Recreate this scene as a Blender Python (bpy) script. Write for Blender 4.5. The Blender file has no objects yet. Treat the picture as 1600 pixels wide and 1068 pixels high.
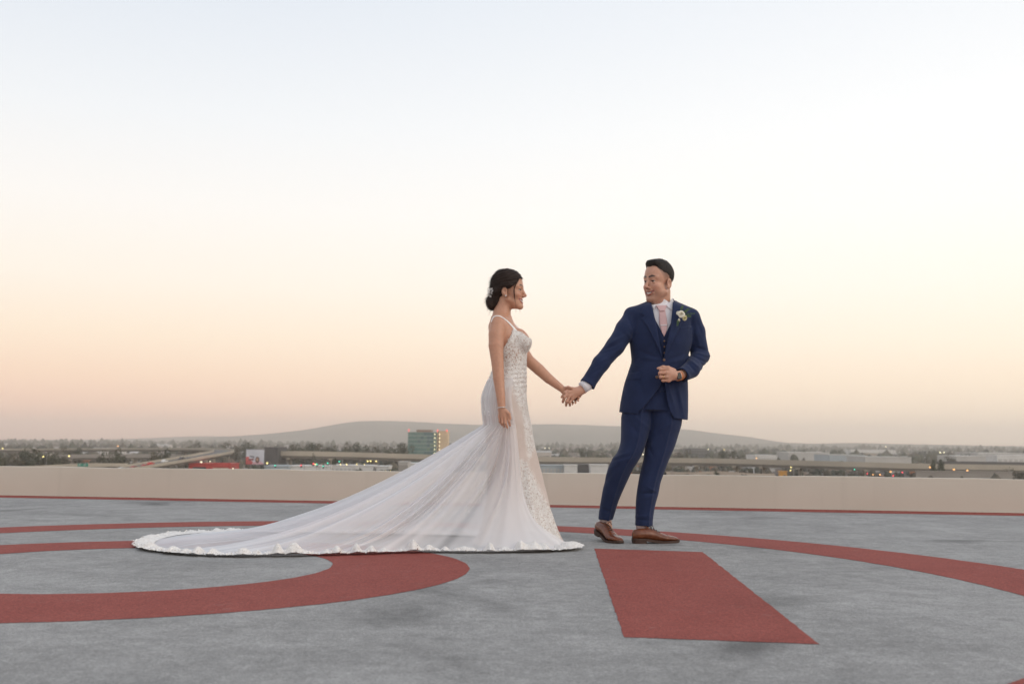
import bpy, bmesh, math, random
import numpy as np
from mathutils import Vector, Matrix
from mathutils.bvhtree import BVHTree

random.seed(7); RNG = np.random.default_rng(7)
SC = bpy.context.scene
COL = SC.collection
R = math.radians

# ------------------------------------------------------------------ camera
FPX = 1566.0; CAMH = 0.62; CX, CY = 800.0, 534.0
PITCH = math.atan((691 - CY) / FPX); ROLL = math.atan(12 / 1600)
cd = bpy.data.cameras.new('camera'); cam = bpy.data.objects.new('camera', cd); COL.objects.link(cam)
cd.sensor_width = 36.0; cd.lens = 36.0 * FPX / 1600.0
cd.clip_start = 0.05; cd.clip_end = 80000
cam.location = (0, 0, CAMH)
CR = Matrix.Rotation(math.pi / 2 + PITCH, 3, 'X') @ Matrix.Rotation(ROLL, 3, 'Z')
cam.rotation_euler = CR.to_euler()
cd.dof.use_dof = True; cd.dof.focus_distance = 6.3; cd.dof.aperture_fstop = 3.5
SC.camera = cam
SC.cycles.volume_bounces = 3
CRN = np.array(CR)

# ------------------------------------------------------------------ sky, sun, exposure
SUN_EL, SUN_AZ = R(16), R(62)          # azimuth from +Y towards +X
world = bpy.data.worlds.new('World'); SC.world = world; world.use_nodes = True
nt = world.node_tree; nt.nodes.clear()
def wn(t, **k):
    n = nt.nodes.new(t)
    for a, b in k.items(): setattr(n, a, b)
    return n
def srgb(r, g, b, a=1.0):
    f = lambda c: (c / 255 / 12.92) if c / 255 <= 0.04045 else ((c / 255 + 0.055) / 1.055) ** 2.4
    return (f(r), f(g), f(b), a)
out = wn('ShaderNodeOutputWorld'); bg = wn('ShaderNodeBackground'); bg2 = wn('ShaderNodeBackground')
addsh = wn('ShaderNodeAddShader')
sky = wn('ShaderNodeTexSky', sky_type='NISHITA', sun_disc=False)
sky.sun_elevation = R(4); sky.sun_rotation = SUN_AZ; sky.air_density = 1.2; sky.dust_density = 2.5; sky.ozone_density = 2.0
tc = wn('ShaderNodeTexCoord'); sep = wn('ShaderNodeSeparateXYZ'); nt.links.new(tc.outputs['Generated'], sep.inputs[0])
def sky_ramp(stops):
    r = wn('ShaderNodeValToRGB'); e = r.color_ramp.elements
    while len(e) > 1: e.remove(e[-1])
    e[0].position = stops[0][0]; e[0].color = srgb(*stops[0][1])
    for p, c in stops[1:]:
        q = e.new(p); q.color = srgb(*c)
    nt.links.new(sep.outputs['Z'], r.inputs[0]); return r
# dusk afterglow by elevation: the side away from the sun and the side towards it
cool = sky_ramp([(0.0, (254, 204, 182)), (0.03, (254, 210, 183)), (0.06, (253, 219, 191)), (0.10, (251, 230, 206)), (0.15, (247, 237, 223)),
                 (0.22, (243, 239, 234)), (0.30, (232, 234, 236)), (0.42, (213, 220, 229)), (0.7, (203, 211, 223)), (1.0, (196, 205, 219))])
warm = sky_ramp([(0.0, (255, 229, 200)), (0.03, (255, 233, 206)), (0.06, (255, 235, 210)), (0.10, (254, 240, 221)), (0.15, (252, 244, 232)),
                 (0.22, (249, 246, 241)), (0.30, (244, 244, 243)), (0.42, (231, 234, 238)), (0.7, (210, 217, 227)), (1.0, (196, 205, 219))])
azd = wn('ShaderNodeMapRange'); azd.interpolation_type = 'SMOOTHSTEP'
azd.inputs['From Min'].default_value = -0.55; azd.inputs['From Max'].default_value = 0.55
nt.links.new(sep.outputs['X'], azd.inputs['Value'])
mx = wn('ShaderNodeMix', data_type='RGBA'); nt.links.new(azd.outputs[0], mx.inputs['Factor'])
nt.links.new(cool.outputs[0], mx.inputs[6]); nt.links.new(warm.outputs[0], mx.inputs[7])
nt.links.new(mx.outputs[2], bg.inputs[0]); bg.inputs[1].default_value = 1.13
nt.links.new(sky.outputs[0], bg2.inputs[0]); bg2.inputs[1].default_value = 0.012
nt.links.new(bg.outputs[0], addsh.inputs[0]); nt.links.new(bg2.outputs[0], addsh.inputs[1])
nt.links.new(addsh.outputs[0], out.inputs[0])

sd = bpy.data.lights.new('sun', 'SUN'); sun = bpy.data.objects.new('sun', sd); COL.objects.link(sun)
sd.energy = 1.0; sd.angle = R(45); sd.color = (1.0, 0.86, 0.72)
sv = Vector((math.sin(SUN_AZ) * math.cos(SUN_EL), -0.55 * math.cos(SUN_EL), math.sin(SUN_EL) + 0.2))
sun.rotation_euler = sv.to_track_quat('Z', 'Y').to_euler()
SC.view_settings.view_transform = 'Standard'; SC.view_settings.look = 'None'
SC.view_settings.exposure = 0.0; SC.view_settings.gamma = 1.0
SC.view_settings.use_curve_mapping = False

# ------------------------------------------------------------------ geometry helpers
def ray(px, py):
    return CRN @ np.array([(px - CX) / FPX, -(py - CY) / FPX, -1.0])
def at(px, py, Y):
    d = ray(px, py); t = Y / d[1]
    return np.array([d[0] * t, Y, CAMH + d[2] * t])
def gnd(px, py, z=0.0):
    d = ray(px, py); t = (z - CAMH) / d[2]
    return np.array([d[0] * t, d[1] * t, z])
def proj(p):
    q = (p - np.array([0, 0, CAMH])) @ CRN
    return CX + FPX * q[:, 0] / -q[:, 2], CY + FPX * q[:, 1] / q[:, 2]

def new_mesh(name, V, F, mat=None, parent=None, smooth=True, col=None, label=None):
    me = bpy.data.meshes.new(name)
    V = np.asarray(V, dtype=np.float32)
    if isinstance(F, np.ndarray):
        n, k = F.shape
        me.vertices.add(len(V)); me.vertices.foreach_set('co', V.ravel())
        me.loops.add(n * k); me.loops.foreach_set('vertex_index', F.ravel().astype(np.int32))
        me.polygons.add(n); me.polygons.foreach_set('loop_start', np.arange(0, n * k, k, dtype=np.int32))
        me.update(calc_edges=True); me.validate()
    else:
        me.from_pydata([tuple(map(float, v)) for v in V], [], F); me.update()
    if smooth: me.polygons.foreach_set('use_smooth', np.ones(len(me.polygons), dtype=bool))
    if col is not None:
        a = me.attributes.new('Col', 'FLOAT_COLOR', 'POINT')
        c = np.ones((len(V), 4), dtype=np.float32); c[:, :3] = col
        a.data.foreach_set('color', c.ravel())
    if mat is not None: me.materials.append(mat)
    o = bpy.data.objects.new(name, me); COL.objects.link(o)
    if parent is not None: under(o, parent)
    if label: o['label'] = label
    return o
def empty(name, loc=(0, 0, 0)):
    o = bpy.data.objects.new(name, None); o.location = loc; COL.objects.link(o); return o
def tag(o, label, cat, group=None, kind=None):
    o['label'] = label; o['category'] = cat
    if group: o['group'] = group
    if kind: o['kind'] = kind
    return o
def under(child, parent):
    """parent a child built in world coordinates to an Empty that stands at its own base"""
    child.parent = parent
    child.matrix_parent_inverse = Matrix.Translation(parent.location).inverted()
    return child

class MB:
    """collects simple solids into one mesh"""
    def __init__(s): s.v = []; s.f = []; s.c = []
    def add(s, V, F, c=None):
        b = len(s.v); s.v += [tuple(map(float, v)) for v in V]; s.f += [tuple(i + b for i in f) for f in F]
        s.c += [c or (1, 1, 1)] * len(V)
    def box(s, x0, x1, y0, y1, z0, z1, c=None):
        s.add([(x0, y0, z0), (x1, y0, z0), (x1, y1, z0), (x0, y1, z0), (x0, y0, z1), (x1, y0, z1), (x1, y1, z1), (x0, y1, z1)],
              [(0, 3, 2, 1), (4, 5, 6, 7), (0, 1, 5, 4), (1, 2, 6, 5), (2, 3, 7, 6), (3, 0, 4, 7)], c)
    def obox(s, ctr, ax, ay, az, c=None):
        ctr, ax, ay, az = map(np.array, (ctr, ax, ay, az)); V = []
        for k in (-1, 1):
            for i, j in ((-1, -1), (1, -1), (1, 1), (-1, 1)): V.append(ctr + ax * i + ay * j + az * k)
        s.add(V, [(0, 3, 2, 1), (4, 5, 6, 7), (0, 1, 5, 4), (1, 2, 6, 5), (2, 3, 7, 6), (3, 0, 4, 7)], c)
    def tube(s, P, rad, n=8, c=None, cap=True):
        P = [np.array(p, float) for p in P]
        if np.isscalar(rad): rad = [rad] * len(P)
        V = []; F = []
        ref = np.array([0.13, 0.29, 0.95]); prev = None
        for i, p in enumerate(P):
            t = P[min(i + 1, len(P) - 1)] - P[max(i - 1, 0)]; t = t / (np.linalg.norm(t) + 1e-12)
            if prev is None:
                a = np.cross(t, ref)
                if np.linalg.norm(a) < 1e-3: a = np.cross(t, (1, 0, 0))
            else: a = prev - t * (prev @ t)
            a = a / (np.linalg.norm(a) + 1e-12); b = np.cross(t, a); prev = a
            for j in range(n):
                w = 2 * math.pi * j / n; V.append(p + rad[i] * (a * math.cos(w) + b * math.sin(w)))
        for i in range(len(P) - 1):
            for j in range(n):
                F.append((i * n + j, i * n + (j + 1) % n, (i + 1) * n + (j + 1) % n, (i + 1) * n + j))
        if cap:
            F.append(tuple(range(n - 1, -1, -1))); F.append(tuple((len(P) - 1) * n + j for j in range(n)))
        s.add(V, F, c)
    def ball(s, ctr, r, n=8, m=6, c=None):
        r = np.array(r if not np.isscalar(r) else (r, r, r)); V = [np.array(ctr) + r * (0, 0, 1)]; F = []
        for i in range(1, m):
            for j in range(n):
                a = math.pi * i / m; w = 2 * math.pi * j / n
                V.append(np.array(ctr) + r * (math.sin(a) * math.cos(w), math.sin(a) * math.sin(w), math.cos(a)))
        V.append(np.array(ctr) - r * (0, 0, 1)); L = len(V) - 1
        for j in range(n): F.append((0, 1 + j, 1 + (j + 1) % n)); F.append((L, 1 + (m - 2) * n + (j + 1) % n, 1 + (m - 2) * n + j))
        for i in range(m - 2):
            for j in range(n):
                a = 1 + i * n + j; b = 1 + i * n + (j + 1) % n; F.append((a, a + n, b + n, b))
        s.add(V, F, c)
    def build(s, name, mat=None, parent=None, smooth=False, vcol=False, label=None):
        return new_mesh(name, np.array(s.v), s.f, mat, parent, smooth, np.array(s.c) if vcol else None, label)

# ------------------------------------------------------------------ materials
class N:
    def __init__(s, name):
        s.m = bpy.data.materials.new(name); s.m.use_nodes = True; s.t = s.m.node_tree; s.t.nodes.clear()
        s.o = s.n('ShaderNodeOutputMaterial'); s.p = s.n('ShaderNodeBsdfPrincipled'); s.l(s.p, 0, s.o, 0)
        s.co = s.n('ShaderNodeTexCoord')
    def n(s, t, **k):
        x = s.t.nodes.new(t)
        for a, b in k.items(): setattr(x, a, b)
        return x
    def l(s, a, i, b, j): s.t.links.new(a.outputs[i], b.inputs[j])
    def noise(s, scale, detail=4, rough=.55, vec=None, dist=0.0):
        x = s.n('ShaderNodeTexNoise'); x.inputs['Scale'].default_value = scale; x.inputs['Detail'].default_value = detail
        x.inputs['Roughness'].default_value = rough; x.inputs['Distortion'].default_value = dist
        if vec is None: s.l(s.co, 'Object', x, 'Vector')
        else: s.t.links.new(vec, x.inputs['Vector'])
        return x
    def mapping(s, scale=(1, 1, 1), rot=(0, 0, 0)):
        x = s.n('ShaderNodeMapping'); x.inputs['Scale'].default_value = scale; x.inputs['Rotation'].default_value = rot
        s.l(s.co, 'Object', x, 0); return x.outputs[0]
    def ramp(s, src, stops, out=0):
        r = s.n('ShaderNodeValToRGB'); e = r.color_ramp.elements
        while len(e) > 1: e.remove(e[-1])
        e[0].position = stops[0][0]; e[0].color = (*stops[0][1], 1)
        for p, c in stops[1:]: e.new(p).color = (*c, 1)
        s.l(src, out, r, 0); return r
    def mix(s, fac, a, b, mode='MIX'):
        x = s.n('ShaderNodeMix', data_type='RGBA'); x.blend_type = mode
        for sock, v in ((0, fac), (6, a), (7, b)):
            if isinstance(v, (int, float)): x.inputs[sock].default_value = v
            elif isinstance(v, tuple): x.inputs[sock].default_value = (*v[:3], 1)
            else: s.t.links.new(v, x.inputs[sock])
        return x.outputs[2]
    def bump(s, h, strength=.3, dist=.002, prev=None):
        b = s.n('ShaderNodeBump'); b.inputs['Strength'].default_value = strength; b.inputs['Distance'].default_value = dist
        s.t.links.new(h, b.inputs['Height'])
        if prev is not None: s.t.links.new(prev, b.inputs['Normal'])
        s.l(b, 0, s.p, 'Normal'); return b.outputs[0]
    def color(s, v):
        if isinstance(v, tuple): s.p.inputs['Base Color'].default_value = (*v[:3], 1)
        else: s.t.links.new(v, s.p.inputs['Base Color'])
    def set(s, **k):
        for a, b in k.items(): s.p.inputs[a.replace('_', ' ')].default_value = b
        return s
    def attr(s):
        a = s.n('ShaderNodeAttribute'); a.attribute_name = 'Col'; return a.outputs['Color']

def simple(name, col, rough=.7, var=.12, scale=6.0, metal=0.0, bump=0.0, bscale=200.0, spec=.5):
    m = N(name); c = np.array(col[:3])
    n = m.noise(scale, 5)
    r = m.ramp(n, [(.3, tuple(c * (1 - var))), (.7, tuple(np.minimum(c * (1 + var), 1)))])
    m.color(r.outputs[0]); m.set(Roughness=rough, Metallic=metal); m.p.inputs['Specular IOR Level'].default_value = spec
    if bump: m.bump(m.noise(bscale, 3).outputs[0], bump)
    return m.m
def vcol_mat(name, rough=.8, var=.15, scale=.05):
    m = N(name); n = m.noise(scale, 3); r = m.ramp(n, [(.3, (1 - var,) * 3), (.7, (1 + var,) * 3)])
    m.color(m.mix(1.0, m.attr(), r.outputs[0], 'MULTIPLY')); m.set(Roughness=rough); return m.m
def glow(name, col, strength):
    m = N(name); m.color(tuple(col)); m.p.inputs['Emission Color'].default_value = (*col, 1); m.p.inputs['Emission Strength'].default_value = strength
    return m.m

# ------------------------------------------------------------------ signed distance modelling
def smin(a, b, k):
    h = np.clip(.5 + .5 * (b - a) / k, 0, 1); return b + (a - b) * h - k * h * (1 - h)
def smax(a, b, k): return -smin(-a, -b, k)
def cone(p, a, b, ra, rb):
    a = np.asarray(a, float); b = np.asarray(b, float); ba = b - a; q = p - a
    h = np.clip(q @ ba / (ba @ ba + 1e-12), 0, 1)
    return np.linalg.norm(q - h[:, None] * ba, axis=1) - (ra + (rb - ra) * h)
def chain(p, pts, rad, k=.01):
    d = None
    for i in range(len(pts) - 1):
        e = cone(p, pts[i], pts[i + 1], rad[i], rad[i + 1]); d = e if d is None else smin(d, e, k)
    return d
def ell(p, c, r):
    q = (p - np.asarray(c, float)); r = np.asarray(r, float)
    k0 = np.linalg.norm(q / r, axis=1); k1 = np.linalg.norm(q / r ** 2, axis=1) + 1e-9
    return k0 * (k0 - 1) / k1
def cubic(x, xp, Y):
    """smooth interpolation of table rows (Catmull-Rom through non-uniform knots)"""
    xp = np.asarray(xp, float); Y = np.asarray(Y, float)
    m = np.gradient(Y, xp, axis=0); x = np.clip(x, xp[0], xp[-1])
    i = np.clip(np.searchsorted(xp, x) - 1, 0, len(xp) - 2); h = xp[i + 1] - xp[i]; t = (x - xp[i]) / h
    if Y.ndim > 1: t = t[:, None]; h = h[:, None]
    t2 = t * t; t3 = t2 * t
    return (2 * t3 - 3 * t2 + 1) * Y[i] + (t3 - 2 * t2 + t) * h * m[i] + (-2 * t3 + 3 * t2) * Y[i + 1] + (t3 - t2) * h * m[i + 1]
class Loft:
    """stack of ellipses; rows are (photo y, left x, right x, depth centre, half depth)"""
    def __init__(s, rows):
        T = []
        for py, xl, xr, Y, b in rows:
            c = at((xl + xr) / 2, py, Y); a = (at(xr, py, Y)[0] - at(xl, py, Y)[0]) / 2
            T.append((c[2], c[0], Y, a, b))
        T = np.array(sorted(T)); s.z = T[:, 0]; s.T = T[:, 1:]
        zz = np.linspace(s.z[0], s.z[-1], 400); s.zz = zz; s.D = cubic(zz, s.z, s.T)
    def row(s, z): return np.stack([np.interp(z, s.zz, s.D[:, i]) for i in range(4)], -1)
    def d(s, p, grow=0.0, top=True, bottom=True):
        r = s.row(p[:, 2]); a = r[:, 2] + grow; b = r[:, 3] + grow
        x = p[:, 0] - r[:, 0]; y = p[:, 1] - r[:, 1]
        k0 = np.sqrt((x / a) ** 2 + (y / b) ** 2); k1 = np.sqrt((x / a ** 2) ** 2 + (y / b ** 2) ** 2) + 1e-9
        d = np.where(k0 < 1e-3, -np.minimum(a, b), k0 * (k0 - 1) / k1)
        if top: d = np.maximum(d, p[:, 2] - s.z[-1] - grow)
        if bottom: d = np.maximum(d, s.z[0] - p[:, 2])
        return d
    def surf(s, z, ang, grow=0.0):
        r = s.row(np.atleast_1d(z)); ang = np.atleast_1d(ang)
        return np.stack([r[:, 0] + (r[:, 2] + grow) * np.cos(ang), r[:, 1] + (r[:, 3] + grow) * np.sin(ang), np.broadcast_to(z, r[:, 0].shape)], -1)
def poly_sd(x, y, P):
    """signed distance to polygon, negative inside"""
    P = np.asarray(P, float); n = len(P); d = np.full(x.shape, 1e18); inside = np.zeros(x.shape, bool)
    for i in range(n):
        a = P[i]; b = P[(i + 1) % n]; e = b - a; wx = x - a[0]; wy = y - a[1]
        h = np.clip((wx * e[0] + wy * e[1]) / (e @ e + 1e-12), 0, 1)
        d = np.minimum(d, (wx - e[0] * h) ** 2 + (wy - e[1] * h) ** 2)
        c = ((a[1] > y) != (b[1] > y)) & (x < (b[0] - a[0]) * (y - a[1]) / (b[1] - a[1] + 1e-12) + a[0]); inside ^= c
    d = np.sqrt(d); return np.where(inside, -d, d)
def polygonize(f, lo, hi, h, B=8, margin=1.7):
    lo = np.asarray(lo, float); hi = np.asarray(hi, float)
    nb = np.ceil((hi - lo) / (h * B)).astype(int); n = nb * B
    g = np.stack(np.meshgrid(*[np.arange(k) for k in nb], indexing='ij'), -1).reshape(-1, 3)
    cen = lo + (g + .5) * B * h - .5 * h
    dc = f(cen); act = np.abs(dc) < B * h * .87 * margin
    vol = np.repeat(np.repeat(np.repeat(dc.reshape(nb).astype(np.float32), B, 0), B, 1), B, 2)
    off = np.stack(np.meshgrid(*[np.arange(B)] * 3, indexing='ij'), -1).reshape(-1, 3)
    ga = g[act]
    for s in range(0, len(ga), 700):
        idx = (ga[s:s + 700, None, :] * B + off[None]).reshape(-1, 3)
        vol[idx[:, 0], idx[:, 1], idx[:, 2]] = f(lo + idx * h)
    neg = vol < 0
    cnt = np.zeros(n - 1, np.int8)
    for i in (0, 1):
        for j in (0, 1):
            for k in (0, 1): cnt += neg[i:n[0] - 1 + i, j:n[1] - 1 + j, k:n[2] - 1 + k]
    cells = np.argwhere((cnt > 0) & (cnt < 8)); ids = np.full(n - 1, -1, np.int32)
    ids[cells[:, 0], cells[:, 1], cells[:, 2]] = np.arange(len(cells))
    cor = np.array([(i, j, k) for i in (0, 1) for j in (0, 1) for k in (0, 1)])
    val = np.stack([vol[cells[:, 0] + c[0], cells[:, 1] + c[1], cells[:, 2] + c[2]] for c in cor], -1)
    acc = np.zeros((len(cells), 3)); w = np.zeros(len(cells))
    for a in range(8):
        for b in range(a + 1, 8):
            if np.abs(cor[a] - cor[b]).sum() != 1: continue
            m = (val[:, a] < 0) != (val[:, b] < 0); t = val[m, a] / (val[m, a] - val[m, b])
            acc[m] += cor[a] + t[:, None] * (cor[b] - cor[a]); w[m] += 1
    V = lo + (cells + acc / w[:, None]) * h
    F = []
    for ax in range(3):
        u, v = (ax + 1) % 3, (ax + 2) % 3
        sl0 = [slice(None)] * 3; sl1 = [slice(None)] * 3; sl0[ax] = slice(0, n[ax] - 1); sl1[ax] = slice(1, n[ax])
        e = np.argwhere(neg[tuple(sl0)] != neg[tuple(sl1)])
        e = e[(e[:, u] > 0) & (e[:, v] > 0) & (e[:, u] < n[u] - 1) & (e[:, v] < n[v] - 1)]
        s0 = neg[e[:, 0], e[:, 1], e[:, 2]]
        q = []
        for du, dv in ((-1, -1), (0, -1), (0, 0), (-1, 0)):
            c = e.copy(); c[:, u] += du; c[:, v] += dv; q.append(ids[c[:, 0], c[:, 1], c[:, 2]])
        q = np.stack(q, -1); q[~s0] = q[~s0][:, ::-1]; F.append(q)
    F = np.concatenate(F); F = F[(F >= 0).all(1)]
    return V, F
def merge(parts):
    V = []; F = []; b = 0
    for v, f in parts: V.append(v); F.append(f + b); b += len(v)
    return np.concatenate(V), np.concatenate(F)
def vnoise(p, s, seed=0):
    """cheap smooth value noise from sines"""
    r = np.random.default_rng(seed); d = np.zeros(len(p))
    for i in range(5):
        k = r.normal(size=3); k /= np.linalg.norm(k); d += np.sin(p @ k * s * r.uniform(.6, 1.6) + r.uniform(0, 6.28))
    return d / 5
def bvh_of(o):
    me = o.data; return BVHTree.FromPolygons([v.co[:] for v in me.vertices], [tuple(p.vertices) for p in me.polygons])
def patch(name, poly, bvh, mat, parent, off=.004, sub=3, thick=.006, Yfall=None, col=None, smooth=True):
    """a piece of cloth cut to an outline and laid on a body"""
    bm = bmesh.new(); vs = [bm.verts.new((x, y, 0)) for x, y in poly]; bm.faces.new(vs)
    bmesh.ops.triangulate(bm, faces=bm.faces[:])
    for _ in range(sub): bmesh.ops.subdivide_edges(bm, edges=bm.edges[:], cuts=1, use_grid_fill=True)
    bmesh.ops.remove_doubles(bm, verts=bm.verts[:], dist=1e-4)
    hits = {}; o0 = Vector((0, 0, CAMH))
    for v in bm.verts:
        d = Vector(ray(v.co.x, v.co.y)).normalized(); loc = bvh.ray_cast(o0, d)[0]; hits[v] = (d, loc)
    good = [(v.co.copy(), l) for v, (d, l) in hits.items() if l is not None]
    for v, (d, l) in hits.items():
        if l is None or (Yfall and l.y > Yfall):
            nb = min(good, key=lambda g: (g[0] - v.co).length_squared + (1e6 if Yfall and g[1].y > Yfall else 0)) if good else None
            Y = nb[1].y if nb else (Yfall or 6.3); l = Vector(at(v.co.x, v.co.y, Y))
        hits[v] = (d, l)
    for v, (d, l) in hits.items(): v.co = l - d * off
    dirs = {v: d for v, (d, l) in hits.items()}
    be = [e for e in bm.edges if len(e.link_faces) == 1]
    r = bmesh.ops.extrude_edge_only(bm, edges=be)
    for v in [g for g in r['geom'] if isinstance(g, bmesh.types.BMVert)]:
        v.co += Vector((0, 1, 0)) * (thick + off)
    bmesh.ops.recalc_face_normals(bm, faces=bm.faces[:])
    me = bpy.data.meshes.new(name); bm.to_mesh(me); bm.free(); me.materials.append(mat)
    if smooth: me.polygons.foreach_set('use_smooth', np.ones(len(me.polygons), dtype=bool))
    o = bpy.data.objects.new(name, me); COL.objects.link(o); under(o, parent); return o

def hairs(name, o, mat, parent, dirf, n, L, w, seed, lift=.35, jit=.35):
    """short fine hairs standing out of a hair surface"""
    me = o.data; r_ = np.random.default_rng(seed); nP = len(me.polygons)
    cen = np.empty(nP * 3); me.polygons.foreach_get('center', cen); cen = cen.reshape(-1, 3); nor = np.empty(nP * 3); me.polygons.foreach_get('normal', nor); nor = nor.reshape(-1, 3)
    i = r_.integers(0, nP, n); c = cen[i]; m = nor[i]; d = dirf(c) + r_.normal(size=(n, 3)) * jit
    d -= m * (d * m).sum(1)[:, None]; d /= (np.linalg.norm(d, axis=1)[:, None] + 1e-9); s_ = np.cross(d, m) * w
    ln = L * r_.uniform(.5, 1.3, n)[:, None]; up = lift * r_.uniform(.2, 1.2, n)[:, None]
    V = np.stack([c - m * .001 - s_, c - m * .001 + s_, c + d * ln * .55 + m * ln * up * .55 + s_ * .7, c + d * ln * .55 + m * ln * up * .55 - s_ * .7, c + d * ln + m * ln * up * .75], 1).reshape(-1, 3)
    b_ = np.arange(n) * 5; F = np.concatenate([np.stack([b_, b_ + 1, b_ + 2], -1), np.stack([b_, b_ + 2, b_ + 3], -1), np.stack([b_ + 3, b_ + 2, b_ + 4], -1)])
    h = new_mesh(name, V, F, mat, parent, True); h['kind'] = 'stuff'; return h

# ================================================================== SETTING
G = -22.0                                # street level below the roof
def ell_pts(c, a, b, rot, n=160):
    t = np.linspace(0, 2 * np.pi, n, endpoint=False); x = a * np.cos(t); y = b * np.sin(t)
    return np.stack([c[0] + x * math.cos(rot) - y * math.sin(rot), c[1] + x * math.sin(rot) + y * math.cos(rot)], -1)
def rough_edge(P, amp=.003):
    P = np.array(P, float); n = len(P); k = 6 if n > 20 else 60
    Q = np.concatenate([P[i] + (P[(i + 1) % n] - P[i]) * np.linspace(0, 1, k, endpoint=False)[:, None] for i in range(n)])
    return Q + amp * (RNG.normal(size=Q.shape) * .35 + np.stack([np.sin(Q[:, 1] * 31 + Q[:, 0] * 17), np.sin(Q[:, 0] * 29 - Q[:, 1] * 13)], -1) * .5)
def sheet(name, rings, z, mat):
    """flat painted shape between an outer and an inner closed line, or one filled outline"""
    z = z * .3; rings = [rough_edge(r_) for r_ in rings] if name != 'painted_border' else rings
    if len(rings) == 2:
        a, b = rings; n = len(a); V = [(x, y, z) for x, y in a] + [(x, y, z) for x, y in b]
        F = [(i, (i + 1) % n, n + (i + 1) % n, n + i) for i in range(n)]
    else:
        V = [(x, y, z) for x, y in rings[0]]; F = [tuple(range(len(V)))]
    return new_mesh(name, V, F, mat, None, False)

# --- painted concrete deck
def deck_mat(name, dark, mid, light, red=False):
    m = N(name)
    big = m.noise(.8, 5, .6, dist=.5); mid_n = m.noise(3.6, 6, .65, dist=.4); sm = m.noise(17, 5, .65); fine = m.noise(75, 4, .7); grit = m.noise(260, 3, .65)
    c = m.ramp(big, [(.25, dark), (.50, mid), (.75, light)]).outputs[0]
    c = m.mix(.5, c, m.ramp(mid_n, [(.26, dark), (.50, mid), (.74, light)]).outputs[0])
    c = m.mix(.28, c, m.ramp(sm, [(.34, dark), (.50, mid), (.66, light)]).outputs[0])
    # dark scuffs, few and soft
    sc = m.ramp(m.noise(.75, 4, .55, vec=m.mapping((1.0, 1.3, 1), (0, 0, .4)), dist=.8), [(.58, (0, 0, 0)), (.72, (1, 1, 1))]).outputs[0]
    scale = m.n('ShaderNodeMath', operation='MULTIPLY'); scale.inputs[1].default_value = .25 if red else .8; m.t.links.new(sc, scale.inputs[0])
    c = m.mix(scale.outputs[0], c, tuple(np.array(dark) * .72))
    if red:        # paint worn thin in small patches
        wr = m.ramp(m.noise(7.0, 7, .72), [(.60, (0, 0, 0)), (.72, (.55, .55, .55))]).outputs[0]; c = m.mix(wr, c, (.27, .15, .14))
        wr = m.ramp(m.noise(38.0, 5, .7), [(.64, (0, 0, 0)), (.72, (.5, .5, .5))]).outputs[0]; c = m.mix(wr, c, (.25, .17, .16))
    c = m.mix(.8, c, m.ramp(fine, [(.33, (.34,) * 3), (.67, (.66,) * 3)]).outputs[0], 'OVERLAY')
    c = m.mix(.85, c, m.ramp(grit, [(.33, (.26,) * 3), (.67, (.74,) * 3)]).outputs[0], 'OVERLAY')
    m.color(c); m.set(Roughness=.86); m.p.inputs['Specular IOR Level'].default_value = .3
    b = m.bump(fine.outputs[0], .4, .004); m.bump(grit.outputs[0], .6, .003, b)
    return m.m
M_deck = deck_mat('deck_grey_paint', (.15, .147, .142), (.285, .278, .268), (.43, .42, .405))
M_red = deck_mat('deck_red_paint', (.215, .044, .034), (.265, .060, .046), (.31, .080, .062), red=True)
# far roof edge as a line through two points on the deck
WA = gnd(0, 773); WB = gnd(1600, 801); wd = (WB - WA) / np.linalg.norm(WB - WA); wn_ = np.array([-wd[1], wd[0], 0])
wmid = (WA + WB) / 2
def wl(s, o, z=0.0): p = wmid + wd * s + wn_ * o; return (p[0], p[1], z)
deck = new_mesh('helipad_deck', [wl(-26, 0, 0), wl(26, 0, 0), wl(26, -30, 0), wl(-26, -30, 0)], [(0, 1, 2, 3)][::-1], M_deck, None, False)
tag(deck, 'grey painted rooftop helipad deck with dark scuffs', 'rooftop', kind='structure')
mb = MB(); mb.add([wl(-26.3, .35, -.01), wl(26.3, .35, -.01), wl(26.3, -30.3, -.01), wl(-26.3, -30.3, -.01), wl(-26.3, .35, G), wl(26.3, .35, G), wl(26.3, -30.3, G), wl(-26.3, -30.3, G)],
                  [(0, 1, 2, 3), (4, 7, 6, 5), (0, 4, 5, 1), (1, 5, 6, 2), (2, 6, 7, 3), (3, 7, 4, 0)])
M_conc = simple('rough_concrete', (.38, .35, .31), .85, .15, .4)
tag(mb.build('building_mass', M_conc), 'concrete building carrying the helipad deck', 'building', kind='structure')
tag(sheet('painted_circle', [ell_pts((-1.2, 3.94), 3.99, 3.99, 0), ell_pts((-1.197, 4.17), 3.34, 3.34, 0)], .004, M_red),
    'large red painted circle on the grey deck', 'marking', kind='structure')
tag(sheet('painted_numeral_zero', [ell_pts((-1.923, 4.887), 1.73, 1.435, R(10)), ell_pts((-1.925, 5.0), 1.038, .889, R(7))], .0045, M_red),
    'red painted numeral 0 seen upside down on the deck', 'marking', kind='structure')
tag(sheet('painted_numeral_one', [[(.367, 3.302), (.968, 3.212), (1.109, 5.873), (.495, 6.02)]], .0045, M_red),
    'red painted bar of the numeral 1 on the deck', 'marking', kind='structure')
tag(sheet('painted_stroke', [[(1.285, 2.68), (1.62, 3.0), (2.1, 2.55), (1.72, 2.2)]], .0045, M_red),
    'corner of another red painted stroke at the lower right', 'marking', kind='structure')
tag(sheet('painted_border', [[wl(-26, -.02)[:2], wl(26, -.02)[:2], wl(26, -.42)[:2], wl(-26, -.42)[:2]]], .004, M_red),
    'thin red painted border along the foot of the parapet', 'marking', kind='structure')

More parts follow.
